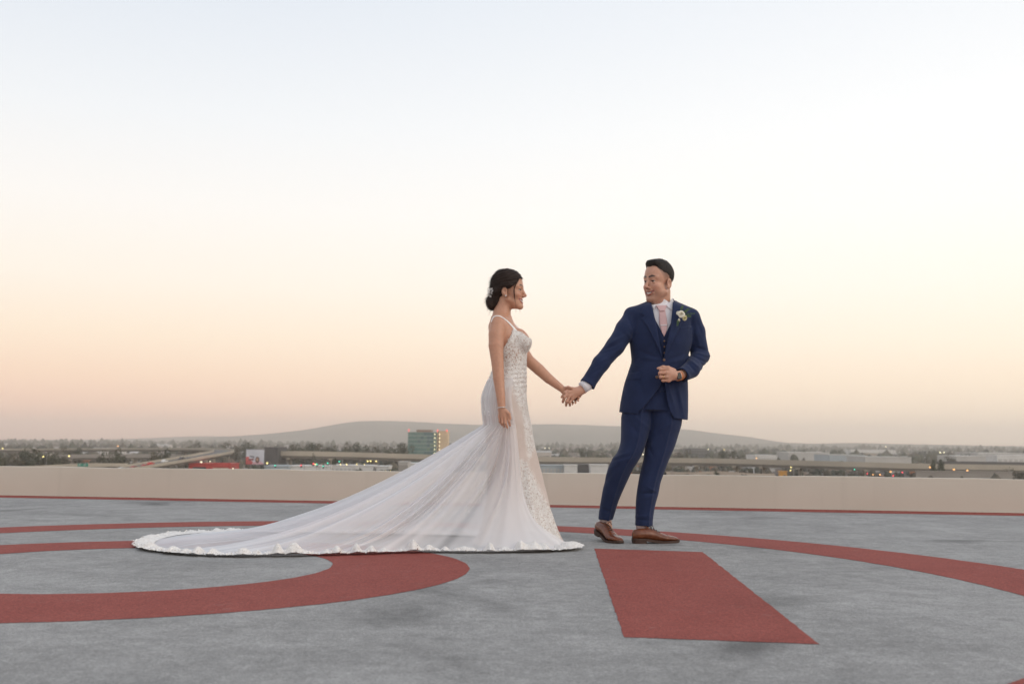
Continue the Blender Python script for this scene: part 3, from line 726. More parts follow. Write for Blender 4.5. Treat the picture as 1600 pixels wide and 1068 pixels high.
for a_ in ((67.5, 713, 500, 'y', 'yellow street lamp in front of the dark trees on the left', .6), (108, 712, 500, 'y', 'yellow street lamp right of the dark trees on the left', .65), (4, 700, 800, 'y', 'yellow lamp at the far left edge', .8),
           (184, 696.5, 1300, 'o', 'orange lamp glowing above the left flyover', 1.3), (253, 726.5, 540, 'o', 'orange lamp under the ramp', .5), (314.5, 721.5, 600, 'w', 'pale lamp over the left half of the red building', .9),
           (328.5, 720.5, 600, 'w', 'pale lamp over the right half of the red building', .6), (364, 732, 520, 'w', 'white lamp at the right end of the red building', .6), (417.5, 723, 520, 'y', 'yellow lamp right of the billboard', .7),
           (492.5, 725, 520, 'y', 'yellow lamp among the traffic lights under the viaduct', .55), (532, 725.5, 560, 'y', 'yellow lamp left of the cypress under the viaduct', .55), (541.5, 725, 560, 'y', 'yellow lamp right of the cypress under the viaduct', .6),
           (557.5, 725, 560, 'y', 'single yellow lamp left of the bright pair under the viaduct', .5), (574.5, 720, 560, 'y', 'left lamp of the bright yellow pair under the viaduct', .65), (579, 720, 560, 'y', 'right lamp of the bright yellow pair under the viaduct', .65),
           (587.5, 720.2, 560, 'y', 'yellow lamp just right of the bright pair', .6), (569.5, 725.5, 560, 'y', 'small yellow lamp below the bright pair', .5), (603, 736, 500, 'y', 'yellow lamp at the parapet edge, left one', .5),
           (610, 735.3, 500, 'y', 'yellow lamp at the parapet edge, right one', .5), (638.5, 733, 500, 'y', 'yellow lamp touching the slope of the train', .5), (851, 699.5, 1400, 'w', 'left of two far pale lamps right of the skirt', 1.0),
           (858, 699.5, 1400, 'w', 'right of two far pale lamps right of the skirt', 1.0), (1004.5, 709.5, 620, 'w', 'pale lamp showing between the groom\'s legs', .6), (1106.5, 701.5, 1100, 'w', 'pale lamp on the dark block right of the groom', .9),
           (1131.5, 702, 1100, 'y', 'yellow lamp right of the dark block', .9), (1182, 715.5, 640, 'o', 'orange lamp on the white shed beyond the viaduct', .6), (1236, 729.5, 560, 'y', 'yellow lamp above the orange container', .6),
           (1235, 734.5, 560, 'y', 'lower yellow lamp beside the orange container', .6), (1364, 741, 520, 'o', 'orange car lamp at the parapet, left one', .5), (1375, 741, 520, 'o', 'orange car lamp at the parapet, right one', .6),
           (1391.5, 736.5, 540, 'o', 'large orange lamp between the red lights', .7), (1453, 729.5, 560, 'o', 'orange lamp under the cypress pair', .7), (1490.5, 733, 560, 'o', 'bright orange lamp left of the pale blue building', .8),
           (1511.5, 734.5, 560, 'o', 'orange lamp on the pale blue building', .75), (1557.5, 737.5, 540, 'o', 'orange lamp right of the pale blue building', .8), (1469, 706.3, 1000, 'w', 'left of two bright white lamps above the cypress pair', 1.2),
           (1475, 706.3, 1000, 'w', 'right of two bright white lamps above the cypress pair', 1.0), (1384, 697.5, 1800, 'w', 'faint lamp on the right horizon', 1.5), (1537, 750, 500, 'y', 'small yellow lamp on the parapet line at the right', .45),
           (470.5, 726.5, 520, 'r', 'red traffic light left of the palm under the viaduct', .45), (489.5, 724, 520, 'r', 'red traffic light beside the yellow lamp', .5), (495, 725, 520, 'g', 'green traffic light beside the yellow lamp', .5),
           (430, 726.8, 520, 'g', 'green traffic light under the dark building', .5), (512, 723, 540, 'g', 'green traffic light nearest the cypress', .5), (505, 727.8, 520, 'g', 'low green traffic light between the palm and cypress', .45),
           (530, 720.5, 560, 'g', 'green traffic light right of the cypress', .5), (1396, 743, 520, 'r', 'red tail light at the right parapet, lower one', .65), (1410, 737.5, 540, 'r', 'red traffic light right of the large orange lamp', .5),
           (1355, 739.5, 540, 'r', 'small red light left of the orange car lamps', .45), (1335, 733, 560, 'g', 'green traffic light under the viaduct on the right', .5)): lamp(*a_)

# ------------------------------------------------------------------ trees, each its own
M_leaf = []
for k, (a_, b_) in enumerate([((.042, .046, .026), (.10, .10, .058)), ((.055, .052, .032), (.125, .11, .07)), ((.032, .040, .022), (.08, .09, .05))]):
    mm = N('foliage_%d' % k); nn = mm.noise(.5, 4); nn2 = mm.noise(3.0, 3)
    mm.color(mm.mix(.4, mm.ramp(nn, [(.35, a_), (.65, b_)]).outputs[0], mm.ramp(nn2, [(.3, a_), (.7, b_)]).outputs[0])); mm.set(Roughness=.8); M_leaf.append(mm.m)
M_bark = simple('bark', (.12, .085, .06), .9, .2, 3)
def crown_mesh(name, kind, seed, mat):
    r = np.random.default_rng(seed); V = []; F = []
    if kind == 'round': cl = [(r.normal(0, .22), r.normal(0, .2), .56 + r.normal(0, .17), r.uniform(.20, .34)) for _ in range(11)]
    elif kind == 'cone': cl = [(r.normal(0, .04), r.normal(0, .04), t, .30 * (1.05 - t) + .05) for t in np.linspace(.12, .93, 10)]
    else: cl = [(r.uniform(-.42, .42), r.normal(0, .2), .36 + r.normal(0, .13), r.uniform(.2, .33)) for _ in range(12)]
    for cx, cy, cz, cr in cl:
        for _ in range(62):
            d = r.normal(size=3); d /= np.linalg.norm(d); rad = cr * r.uniform(.55, 1.08)
            p = np.array([cx, cy, cz]) + d * rad * (1, 1, .85); p[2] = max(p[2], .02)
            u = np.cross(d, r.normal(size=3)); u /= np.linalg.norm(u); v = np.cross(d, u) * r.uniform(.5, 1); s = r.uniform(.035, .075)
            b = len(V); V += [p - u * s, p + v * s * .7 + d * .02, p + u * s, p - v * s * .7]; F.append((b, b + 1, b + 2, b + 3))
    me = bpy.data.meshes.new(name); me.from_pydata([tuple(v) for v in V], [], F); me.materials.append(mat); me.update(); return me
CROWNS = {('round', k): crown_mesh('crown_round_%d' % k, 'round', 20 + k, M_leaf[k % 3]) for k in range(4)}
CROWNS.update({('cone', k): crown_mesh('crown_cone_%d' % k, 'cone', 40 + k, M_leaf[2]) for k in range(2)})
CROWNS.update({('bush', k): crown_mesh('crown_bush_%d' % k, 'bush', 60 + k, M_leaf[k % 3]) for k in range(3)})
mb = MB(); mb.tube([(0, 0, 0), (.01, 0, .3), (-.01, .01, .6)], [.035, .026, .012], 7)
for a_ in range(4): w_ = a_ * 1.6; mb.tube([(0, 0, .28), (.16 * math.cos(w_), .16 * math.sin(w_), .55)], [.016, .006], 5)
trunk_o = mb.build('trunk', M_bark); TRUNK = trunk_o.data; bpy.data.objects.remove(trunk_o)
def tree(kind, var, px, ytop, wpx, D, label, group):
    t = at(px, ytop, D); h = t[2] - G; w = wpx / FPX * D
    root = empty('shrub' if kind == 'bush' else 'tree', (t[0], D, G)); tag(root, label, 'shrub' if kind == 'bush' else 'tree', group)
    if kind == 'bush': zs = min(h, w * .9); z0 = h - zs
    else: zs = h; z0 = 0
    o = bpy.data.objects.new('foliage' if kind == 'bush' else 'crown', CROWNS[(kind, var)]); COL.objects.link(o); o.parent = root
    o.scale = (w * (1.0 if kind != 'cone' else 1.6), w, zs * .98); o.location = (0, 0, z0); o.rotation_euler = (0, 0, RNG.uniform(0, 6.28) if kind != 'bush' else 0)
    q = bpy.data.objects.new('stem' if kind == 'bush' else 'trunk', TRUNK); COL.objects.link(q); q.parent = root
    q.scale = (min(w, 9), min(w, 9), h * .95)
ordn = ['first', 'second', 'third', 'fourth', 'fifth', 'sixth', 'seventh', 'eighth', 'ninth', 'tenth', 'eleventh', 'twelfth']
for i, (px, yt, w) in enumerate([(2, 706, 26), (22, 708, 30), (44, 705, 26), (64, 702.5, 34), (83, 703.5, 30), (97, 705, 24)]):
    tree('round', i % 4, px, yt, w, 540 + 8 * i, 'dark broad tree, %s from the left edge in the big left clump' % ordn[i], 'trees of the left clump')
for a_ in (('round', 1, 113, 697.5, 24, 800, 'dark tree poking above the left flyover'), ('round', 2, 125, 700.5, 18, 810, 'smaller tree right of the one above the left flyover'),
           ('round', 0, 170, 703, 34, 560, 'dark tree splitting the low viaduct, left of the pair'), ('round', 3, 188, 704, 22, 570, 'dark tree splitting the low viaduct, right of the pair'),
           ('round', 1, 246, 704.5, 22, 580, 'olive tree behind the ramp, left of two'), ('round', 2, 258, 703.5, 24, 590, 'olive tree behind the ramp, right of two'),
           ('round', 3, 304, 692, 20, 1100, 'round tree on the skyline above the ramp, leftmost of three'), ('round', 0, 342, 692, 24, 1000, 'round tree on the skyline above the ramp, middle of three'),
           ('round', 1, 363, 690.5, 26, 980, 'round tree on the skyline left of the billboard'), ('round', 2, 384, 692.5, 26, 990, 'low wide tree on the skyline right above the billboard'),
           ('cone', 0, 523, 715, 16, 560, 'dark green cypress under the viaduct'), ('round', 3, 490, 711, 9, 560, 'small palm like tree among the traffic lights'),
           ('round', 2, 912, 702, 22, 900, 'dark tree above the viaduct, left of the groom'), ('round', 0, 940, 704.5, 30, 920, 'wide low tree at the groom\'s thigh'),
           ('round', 1, 1062, 701, 26, 950, 'grey green tree directly right of the groom'), ('round', 2, 1132, 704, 18, 900, 'tree below the yellow lamp right of the dark block'),
           ('round', 3, 1152, 706, 26, 900, 'low tree between two pale sheds beyond the viaduct'), ('round', 0, 1212, 709, 24, 820, 'tree behind the rounded white shed'),
           ('cone', 0, 1458, 717, 16, 560, 'small cypress, left of the pair at the right'), ('cone', 1, 1470, 716.5, 18, 560, 'small cypress, right of the pair at the right'),
           ('round', 3, 1476, 724, 40, 640, 'dark wide tree under the overpass at the right'), ('round', 1, 1490, 711.5, 20, 900, 'round tree left of the cream warehouse'),
           ('round', 2, 1510, 710, 22, 950, 'tree in front of the bright white warehouse'), ('round', 1, 1597, 732, 34, 530, 'dark tree at the right frame edge')): tree(*a_, 'single trees of the city')
for i, (px, yt, w) in enumerate([(449, 692.5, 20), (463, 692, 22), (477, 694, 18), (492, 693.5, 24), (510, 691.5, 26), (528, 693.5, 22), (545, 694.5, 22), (562, 694, 22), (580, 695.5, 24), (600, 694.5, 26), (620, 694, 24), (634, 694.5, 18)]):
    tree('round', (i * 3 + 1) % 4, px, yt, w, 860 + 7 * (i % 4), 'dark tree, %s from the left in the row behind the viaduct' % ordn[i], 'row of trees behind the viaduct')
for a_ in ((1072, 734.5, 20, 'low shrub on the dirt bank, leftmost'), (1112, 733.8, 22, 'round shrub on the dirt bank, middle one'), (1162, 733.8, 28, 'widest dark shrub on the dirt bank'), (1428, 741.8, 22, 'green shrub at the left end of the sound wall'),
           (1450, 742.5, 20, 'dull shrub on the sound wall, second from the left'), (1476, 743.5, 28, 'broad shrub before the sound wall, centre'), (1513, 745, 12, 'small round shrub before the sound wall'), (1560, 748.5, 16, 'flat shrub near the right end of the sound wall'),
           (392, 724.6, 24, 'green hedge at the foot of the billboard, left half'), (405, 725, 22, 'green hedge at the foot of the billboard, right half'), (275, 728.5, 24, 'dark shrub under the ramp'), (246, 729.5, 16, 'small shrub at the lower ramp'),
           (595, 730, 12, 'dark shrub at the foot of the train, left'), (612, 728.5, 14, 'dark shrub at the foot of the train, right'), (560, 730, 10, 'small shrub before the white sheds'), (92, 722, 14, 'bright green shrub on the pale ramp wall')):
    tree('bush', int(a_[0]) % 3, a_[0], a_[1], a_[2], 500, a_[3], 'shrubs below the parapet line')
# dirt bank on the right
P0 = at(1040, 741, 560); P1 = at(1210, 744, 560); V = []; F = []
for i in range(40):
    t = i / 39; x = P0[0] + (P1[0] - P0[0]) * t; zt = at(1040 + 170 * t, 735.5 + 3 * t + 1.2 * math.sin(t * 9), 560)[2]
    V += [(x, 540, G - .2), (x, 560, zt), (x, 600, G - .2)]
    if i: a_ = (i - 1) * 3; F += [(a_, a_ + 3, a_ + 4, a_ + 1), (a_ + 1, a_ + 4, a_ + 5, a_ + 2)]
tag(new_mesh('dirt_bank', V, F, simple('dry_dirt', (.27, .20, .14), .95, .2, .1), None, True), 'bare brown dirt bank under the viaduct', 'bank', kind='structure')

# haze
mm = bpy.data.materials.new('haze'); mm.use_nodes = True; t_ = mm.node_tree; t_.nodes.clear()
mo = t_.nodes.new('ShaderNodeOutputMaterial'); pv = t_.nodes.new('ShaderNodeVolumePrincipled')
pv.inputs['Color'].default_value = (1.0, .97, .95, 1); pv.inputs['Density'].default_value = 0.00019; pv.inputs['Anisotropy'].default_value = .82
t_.links.new(pv.outputs[0], mo.inputs['Volume'])
mb = MB(); mb.box(-9900, 9900, -1900, 9100, G - 1.0, 158); hz = mb.build('haze', mm); tag(hz, 'thin evening haze over the city', 'haze', kind='stuff')

# ================================================================== PEOPLE
def mat_skin(name):
    m = N(name); n = m.noise(60, 4); n2 = m.noise(900, 2)
    r = m.ramp(n, [(.3, (.93, .91, .90)), (.7, (1.06, 1.05, 1.04))])
    m.color(m.mix(1.0, m.attr(), r.outputs[0], 'MULTIPLY')); m.set(Roughness=.43)
    m.p.inputs['Subsurface Weight'].default_value = .12; m.p.inputs['Subsurface Radius'].default_value = (.010, .004, .002)
    m.p.inputs['Subsurface Scale'].default_value = 1.0; m.p.inputs['Specular IOR Level'].default_value = .4
    m.bump(n2.outputs[0], .08, .0006); return m.m
def mat_cloth(name, col, rough=.85, weave=1400, var=.10, sheen=.12, wr=.2):
    m = N(name); c = np.array(col); n = m.noise(14, 5); w = m.noise(weave, 2)
    cc = m.ramp(n, [(.3, tuple(c * (1 - var))), (.7, tuple(c * (1 + var)))]).outputs[0]
    cc = m.mix(.35, cc, m.ramp(w, [(.35, (.35,) * 3), (.65, (.65,) * 3)]).outputs[0], 'OVERLAY')
    m.color(cc); m.set(Roughness=rough); m.p.inputs['Specular IOR Level'].default_value = .25
    m.p.inputs['Sheen Weight'].default_value = sheen; m.p.inputs['Sheen Roughness'].default_value = .5
    wn2 = m.noise(16, 4, .55, vec=m.mapping((1, 1, .55)), dist=.8)
    b = m.bump(wn2.outputs[0], wr, .012); m.bump(w.outputs[0], .12, .001, b); return m.m
def mat_hair(name, col):
    m = N(name); c = np.array(col); n = m.noise(30, 4, .6); s = m.noise(260, 3, .6, vec=m.mapping((1, 1, .25)))
    m.color(m.mix(.6, m.ramp(n, [(.3, tuple(c * .6)), (.7, tuple(c * 1.5))]).outputs[0], m.ramp(s, [(.3, tuple(c * .5)), (.7, tuple(c * 1.9))]).outputs[0]))
    m.set(Roughness=.6); m.p.inputs['Specular IOR Level'].default_value = .3; m.bump(s.outputs[0], .8, .003); return m.m

class Head:
    """face and skull in head axes (side, forward, up) about a point between the ears at eye level"""
    def __init__(s, c, fwd, tilt=0.0, pitch=0.0, k=1.0, fem=False):
        f = np.array(fwd, float); f /= np.linalg.norm(f); up = np.array([0, 0, 1.0])
        side = np.cross(up, f) * 1.0                       # subject's left
        M = np.stack([side, f, up])                        # rows: side, fwd, up
        a, b = math.cos(pitch), math.sin(pitch)
        f2 = f * a + up * b; up2 = up * a - f * b
        a, b = math.cos(tilt), math.sin(tilt)
        s2 = side * a + up2 * b; up3 = up2 * a - side * b
        s.M = np.stack([s2, f2, up3]); s.c = np.array(c, float); s.k = k; s.fem = fem
    def loc(s, p): return (p - s.c) @ s.M.T / s.k
    def wor(s, q): return s.c + (np.atleast_2d(q) * s.k) @ s.M
    def sdf(s, p):
        q = s.loc(p); S = q.copy(); S[:, 0] = np.abs(S[:, 0]); fem = s.fem
        d = ell(q, (0, -.008, .050), (.074, .096, .090 if fem else .083))
        d = smin(d, ell(q, (0, .030, .014), (.062, .058, .078)), .02)
        d = smin(d, ell(q, (0, .034, -.040), (.054, .050, .060)), .02)
        if fem:
            d = smin(d, ell(q, (0, .036, -.075), (.041, .046, .040)), .02)
            d = smin(d, cone(S, (.050, .004, -.058), (.014, .068, -.104), .013, .014), .02)
            d = smin(d, ell(q, (0, .072, -.103), (.017, .017, .016)), .014)
        else:
            d = smin(d, ell(q, (0, .030, -.070), (.053, .051, .047)), .02); d = smin(d, ell(S, (.040, .030, -.052), (.024, .034, .034)), .02)
            d = smin(d, cone(S, (.055, .002, -.062), (.020, .060, -.106), .016, .015), .02)
            d = smin(d, ell(q, (0, .067, -.105), (.021, .018, .018)), .014); d = smin(d, ell(q, (0, .022, -.112), (.044, .046, .024)), .02)
        d = smin(d, ell(S, (.040, .058, -.030), (.020, .019, .017)), .018)
        d = smin(d, cone(S, (.012, .080, .021), (.046, .064, .024), .010, .010), .014)
        # eye hollows
        d = smax(d, -ell(S, (.031, .094, .002), (.017, .017, .011)), .010)
        # lids
        d = smin(d, ell(S, (.031, .0725, .0065), (.0155, .0135, .0068)), .003)
        d = smin(d, ell(S, (.031, .0715, -.0075), (.0150, .0125, .0055)), .003)
        nl = -.001 if fem else 0.0
        d = smin(d, cone(q, (0, .084, .014), (0, .103 + nl, -.030), .0075, .0095), .010)
        d = smin(d, ell(q, (0, .105 + nl, -.034), (.0105, .0105, .0095)), .006)
        d = smin(d, ell(S, (.0125, .091, -.038), (.0075, .010, .0078)), .006)
        # lips with an open smile
        w = .033; lf = -.0025 if fem else 0.0; q = q - np.array([0, lf, 0]); S = S - np.array([0, lf, 0])
        d = smin(d, chain(S, [(0, .0885, -.0640), (.015, .085, -.0618), (w, .071, -.0560)], [.0045, .0045, .003], .004), .006)
        d = smin(d, chain(S, [(0, .0870, -.0800), (.015, .083, -.0750), (w, .071, -.0585)], [.0060, .0055, .003], .004), .006)
        d = smax(d, -chain(S, [(0, .090, -.0715), (.012, .089, -.0695), (.026, .079, -.0600)], [.0052, .0048, .0024], .003), .0025)
        # smile folds
        d = smax(d, -chain(S, [(.020, .090, -.038), (.034, .078, -.056), (.036, .072, -.066)], [.003, .0035, .002], .004), .007)
        q = q + np.array([0, lf, 0]); S = S + np.array([0, lf, 0])
        # ears
        e = ell(S, (.0765, -.014, -.010), (.0085, .0185, .030)); e = smin(e, ell(S, (.0755, -.006, -.034), (.007, .010, .010)), .008)
        e = smax(e, -ell(S, (.0850, -.009, -.008), (.0075, .0105, .018)), .004)
        d = smin(d, e, .006)
        return d * s.k
    def paint(s, p, base, lip, brow, stub=None, hairfade=None, lash=(.02, .012, .01)):
        q = s.loc(p); S = q.copy(); S[:, 0] = np.abs(S[:, 0]); C = np.tile(np.array(base, float), (len(p), 1))
        def blend(w, col): C[:] = C * (1 - w[:, None]) + np.array(col) * w[:, None]
        near = np.linalg.norm(q, axis=1) < .2
        ck = np.exp(-(np.linalg.norm((S - (.042, .072, -.034)) / (.02, .03, .016), axis=1)) ** 2); blend(.28 * ck * near, np.array(base) * (1.15, .82, .78))
        blend(.35 * np.exp(-(np.linalg.norm((q - (0, .108, -.033)) / .014, axis=1)) ** 2), np.array(base) * (1.12, .82, .80))
        if stub is not None:
            w = np.clip((-.050 - q[:, 2]) / .02, 0, 1) * np.clip((q[:, 1] + .005) / .02, 0, 1) * np.clip((.14 + q[:, 2]) / .02, 0, 1); blend(w * .30, stub)
            w = np.exp(-(np.linalg.norm((q - (0, .094, -.053)) / (.022, .02, .006), axis=1)) ** 2); blend(w * .3, stub)
        dl = np.minimum(chain(S, [(0, .0905, -.0640), (.015, .087, -.0618), (.034, .071, -.0550)], [.0048, .0046, .003], .003),
                        chain(S, [(0, .0890, -.0800), (.015, .085, -.0750), (.034, .071, -.0570)], [.0064, .0058, .003], .003))
        blend(np.clip(1 - dl / .0025, 0, 1) * .85, lip)
        mo = chain(S, [(0, .084, -.0715), (.012, .083, -.0695), (.028, .073, -.0595)], [.0066, .006, .003], .003); blend(np.clip(1 - mo / .002, 0, 1) * .9, (.10, .025, .025))
        db = chain(S, [(.014, .092, .0265), (.030, .088, .0320), (.050, .068, .0265)], [.0040, .0046, .0018] if not s.fem else [.0026, .0028, .0012], .003)
        blend(np.clip(1 - db / .0035, 0, 1) * .92, brow)
        de = np.abs(ell(S, (.031, .080, .0040), (.0150, .014, .0030))) * 1.0
        blend(np.clip(1 - ell(S, (.032, .082, .0030), (.0150, .014, .0022)) / .002, 0, 1) * .85 * (q[:, 1] > .06), lash)
        if hairfade is not None:
            lim = np.interp(q[:, 1], [-.11, -.06, -.035, -.015, .012, .040, .06], [-.085, -.075, -.035, .010, -.005, .035, .08])
            top = np.interp(q[:, 1], [-.11, 0, .04], [.0, .055, .075])
            w = np.clip((q[:, 2] - lim) / .012, 0, 1) * np.clip((q[:, 2] - lim) / (top - lim + 1e-3), 0.18, 1) * near * (q[:, 1] < .062) * (np.abs(q[:, 0]) > .03); blend(w * .9, hairfade)
        return C
    def extras(s, parent, iris):
        """eyes and teeth"""
        for sx in (-1, 1):
            c = np.array([sx * .0305, .0712, .0005]); mbx = MB(); mbx.ball((0, 0, 0), .0122, 20, 16)
            V = np.array(mbx.v); W = s.wor(V + c)
            gz = V / .0122; ang = gz @ np.array([0.0, 1.0, -.05])
            C = np.where(ang[:, None] > .78, np.array(iris), np.array([.44, .40, .38]))
            m = bpy.data.materials.get('eyeball')
            if m is None:
                mm = N('eyeball'); mm.color(mm.attr()); mm.set(Roughness=.12); m = mm.m
            new_mesh('eye', W, mbx.f, m, parent, True, C)
        V = []; F = []; n = 12
        for i in range(n + 1):
            a = -1 + 2 * i / n; x = .0260 * a; y = .0872 - .0125 * a * a
            for z in (-.0660 + .0090 * a * a, -.0752 + .0155 * a * a): V.append((x, y, z))
            if i: F.append((2 * i - 2, 2 * i, 2 * i + 1, 2 * i - 1))
        m = bpy.data.materials.get('teeth') or simple('teeth', (.72, .69, .64), .3, .03, 100)
        new_mesh('teeth', s.wor(np.array(V)), F, m, parent, True)

# ------------------------------------------------------------------ the groom
GY = 6.45
def g(px, py, dy=0.0): return at(px, py, GY + dy)
base = gnd(985, 848); groom = empty('person', (base[0], GY, 0)); tag(groom, 'person in navy three piece suit with pink tie, head turned left, holding hands', 'person', 'wedding couple')
SK_G = np.array([.55, .305, .215]); M_skinG = mat_skin('skin_warm')
M_navy = mat_cloth('navy_wool', (.0135, .0235, .068)); M_navy2 = mat_cloth('navy_wool_lapel', (.0145, .0250, .071), wr=.12); M_shirt = mat_cloth('white_shirt', (.74, .73, .76), .8, 2000, .03, .0, .2)
M_tie = mat_cloth('pink_satin_tie', (.60, .40, .40), .5, 1500, .04, .2, .08)
torso = Loft([(471, 1010, 1056, GY + .01, .070), (479, 993, 1074, GY, .095), (488, 985, 1082, GY, .112), (503, 984, 1083, GY, .125), (520, 984, 1083, GY - .005, .132), (535, 984, 1081, GY - .005, .132), (550, 985.5, 1077, GY, .128),
              (564, 986.5, 1074, GY, .122), (580, 982, 1073.5, GY, .122), (598, 976, 1074.5, GY, .125), (620, 971, 1075, GY, .13), (640, 968, 1075, GY, .132), (664, 966, 1074.5, GY, .132)])
RA = [g(990, 494), g(978, 515, -.02), g(961, 541, -.05), g(939, 567.5, -.08), g(917, 601.5, -.11), g(912, 607.5, -.115)]; RAr = [.060, .066, .057, .052, .046, .046]
LA = [g(1080, 496), g(1087, 518, .01), g(1094, 556, .02), g(1080, 577, -.10), g(1065, 586, -.17), g(1058, 588, -.18)]; LAr = [.058, .060, .058, .052, .045, .045]
def shoulders(p, grow=0.0):
    d = cone(p, g(1015, 484, .015), g(985.5, 490.5), .044 + grow, .043 + grow)
    d = smin(d, cone(p, g(1052, 480, .015), g(1079, 493), .044 + grow, .043 + grow), .02)
    return smin(d, cone(p, g(995, 495), g(1074, 495), .055 + grow, .055 + grow), .03)
# body: head, neck, hands, and the figure under the cloth, one mesh
HG = Head(g(1028.8, 441.0, -.02), (-.79, -.61, 0), tilt=R(-3), pitch=R(-2), k=1.075)
def neckG(p): return smin(cone(p, g(1034, 455, .0), g(1033, 482, .03), .056, .060), cone(p, g(1030, 482, .03), g(1031, 505, .0), .062, .085), .03)
def f_headG(p): return smin(HG.sdf(p), neckG(p), .028)
lo = g(985, 497, -.17); hi = g(1075, 398, .17); vh = polygonize(f_headG, (lo[0], lo[1], g(1030, 490)[2]), (hi[0], hi[1], hi[2]), .0023)
handR = dict(w=(g(913, 606, -.115), g(900, 611, -.12)),
             kn=[g(890.5, 606.5, -.135), g(888.5, 612, -.145), g(890, 618, -.145), g(894, 622.5, -.135)])
fR = [[g(890.5, 606.5, -.135), g(883, 613, -.150), g(877.8, 620, -.125)], [g(888.5, 612, -.145), g(882, 620, -.155), g(879.5, 627.5, -.125)],
      [g(890, 618, -.145), g(885.5, 626.5, -.150), g(884.5, 633, -.118)], [g(894, 622.5, -.135), g(890, 628.5, -.138), g(890.5, 633, -.11)]]
def f_handR(p):
    d = chain(p, [g(930, 588, -.095), g(911, 607.5, -.115), g(902, 611, -.12)], [.034, .026, .027], .02)
    for k_ in handR['kn']: d = smin(d, cone(p, g(906, 611, -.12), k_, .021, .0125), .012)
    for c_, r_ in zip(fR, [.0098, .0102, .0098, .0088]): d = smin(d, chain(p, c_, [r_ * 1.08, r_ * 1.02, r_ * .82], .003), .0035)
    d = smin(d, chain(p, [g(905, 617, -.105), g(898, 622, -.080), g(890, 620, -.075)], [.016, .012, .009], .005), .008)
    return d
knL = [g(1044, 576.5, -.215), g(1042, 582, -.222), g(1042, 588.5, -.220), g(1045, 594, -.212)]
fL = [[knL[0], g(1032.5, 577, -.215), g(1032, 580.5, -.185), g(1040, 582, -.172)], [knL[1], g(1031, 582.5, -.220), g(1031, 585, -.185), g(1040, 586, -.172)],
      [knL[2], g(1032, 588.5, -.218), g(1032.5, 590, -.185), g(1041, 590, -.172)], [knL[3], g(1035.5, 594, -.210), g(1036, 594.5, -.182), g(1043, 593.5, -.172)]]
def f_handL(p):
    d = chain(p, [g(1078, 579, -.115), g(1060, 587, -.185), g(1054, 586.5, -.195)], [.034, .026, .028], .02)
    for k_ in knL: d = smin(d, cone(p, g(1053, 586, -.20), k_, .023, .0130), .012)
    for c_, r_ in zip(fL, [.0102, .0106, .0100, .0090]): d = smin(d, chain(p, c_, [r_ * 1.08, r_ * 1.04, r_, r_ * .85], .003), .0032)
    d = smin(d, chain(p, [g(1053, 579, -.20), g(1044, 574.5, -.212), g(1036, 573.2, -.212), g(1028, 575.3, -.205)], [.016, .0125, .0105, .008], .006), .005)
    return d
def bb(P, pad): P = np.array(P); return P.min(0) - pad, P.max(0) + pad
lo, hi = bb([g(918, 600, -.11), g(876, 636, -.12)], .06); v1 = polygonize(f_handR, lo, hi, .0019)
lo, hi = bb([g(1066, 570, -.20), g(1026, 600, -.20)], .05); v2 = polygonize(f_handL, lo, hi, .0019)
legL = Loft([(636, 977, 1019, GY, .080), (648, 971.5, 1019, GY, .096), (660, 970.5, 1019, GY, .102), (678, 970, 1014, GY - .01, .098), (692, 969, 1009.5, GY - .02, .092), (706, 964.5, 1004.5, GY - .03, .086), (717, 957, 999, GY - .03, .080), (732, 950, 989.5, GY - .015, .075),
             (750, 945, 980.6, GY + .015, .072), (784, 938.5, 966, GY + .07, .062), (800, 936, 961, GY + .09, .056), (811, 934.8, 957.5, GY + .10, .055)])
legR = Loft([(636, 1013, 1061, GY, .080), (648, 1013, 1065.5, GY, .096), (657, 1014, 1065.5, GY, .102), (680, 1011, 1059.5, GY, .098), (698, 1008, 1054, GY - .005, .09), (717, 1005.5, 1045.5, GY - .01, .084), (737, 1000.5, 1038, GY - .015, .076), (752, 997.5, 1032.5, GY - .02, .074),
             (769, 995, 1029, GY - .02, .071), (790, 993.5, 1023.5, GY - .02, .063), (808, 992.8, 1020.5, GY - .02, .058), (820.5, 992.3, 1019.8, GY - .02, .057)])
def f_under(p):
    d = np.maximum(torso.d(p, -.045), g(1030, 632)[2] - p[:, 2]); d = smin(d, smin(legL.d(p, -.018), legR.d(p, -.018), .03), .03)
    d = smin(d, smin(chain(p, RA, [r_ - .02 for r_ in RAr]), chain(p, LA, [r_ - .02 for r_ in LAr]), .001), .01)
    d = smin(d, neckG(p), .02)
    a1 = g(947, 815, .10); a2 = g(1005, 822, -.02)
    d = smin(d, chain(p, [a1, a1 + (.01, -.02, -.045)], [.036, .03]), .01); d = smin(d, chain(p, [a2, a2 + (.01, .0, -.06)], [.036, .03]), .01)
    return np.maximum(d, p[:, 2] - g(1030, 488)[2])
lo, hi = bb([g(905, 480, -.25), g(1110, 480, .2), g(930, 842, .2)], .03); lo[2] = .03; v3 = polygonize(f_under, lo, hi, .0075)
V, F = merge([vh, v1, v2, v3])
C = HG.paint(V, SK_G, np.array((.40, .15, .12)), (.018, .012, .010), stub=np.array((.22, .125, .095)), hairfade=np.array((.075, .05, .04)))
body = new_mesh('body', V, F, M_skinG, groom, True, C)
HG.extras(body, (.015, .010, .008))
for kn_, tips in ((None, None),):
    pass
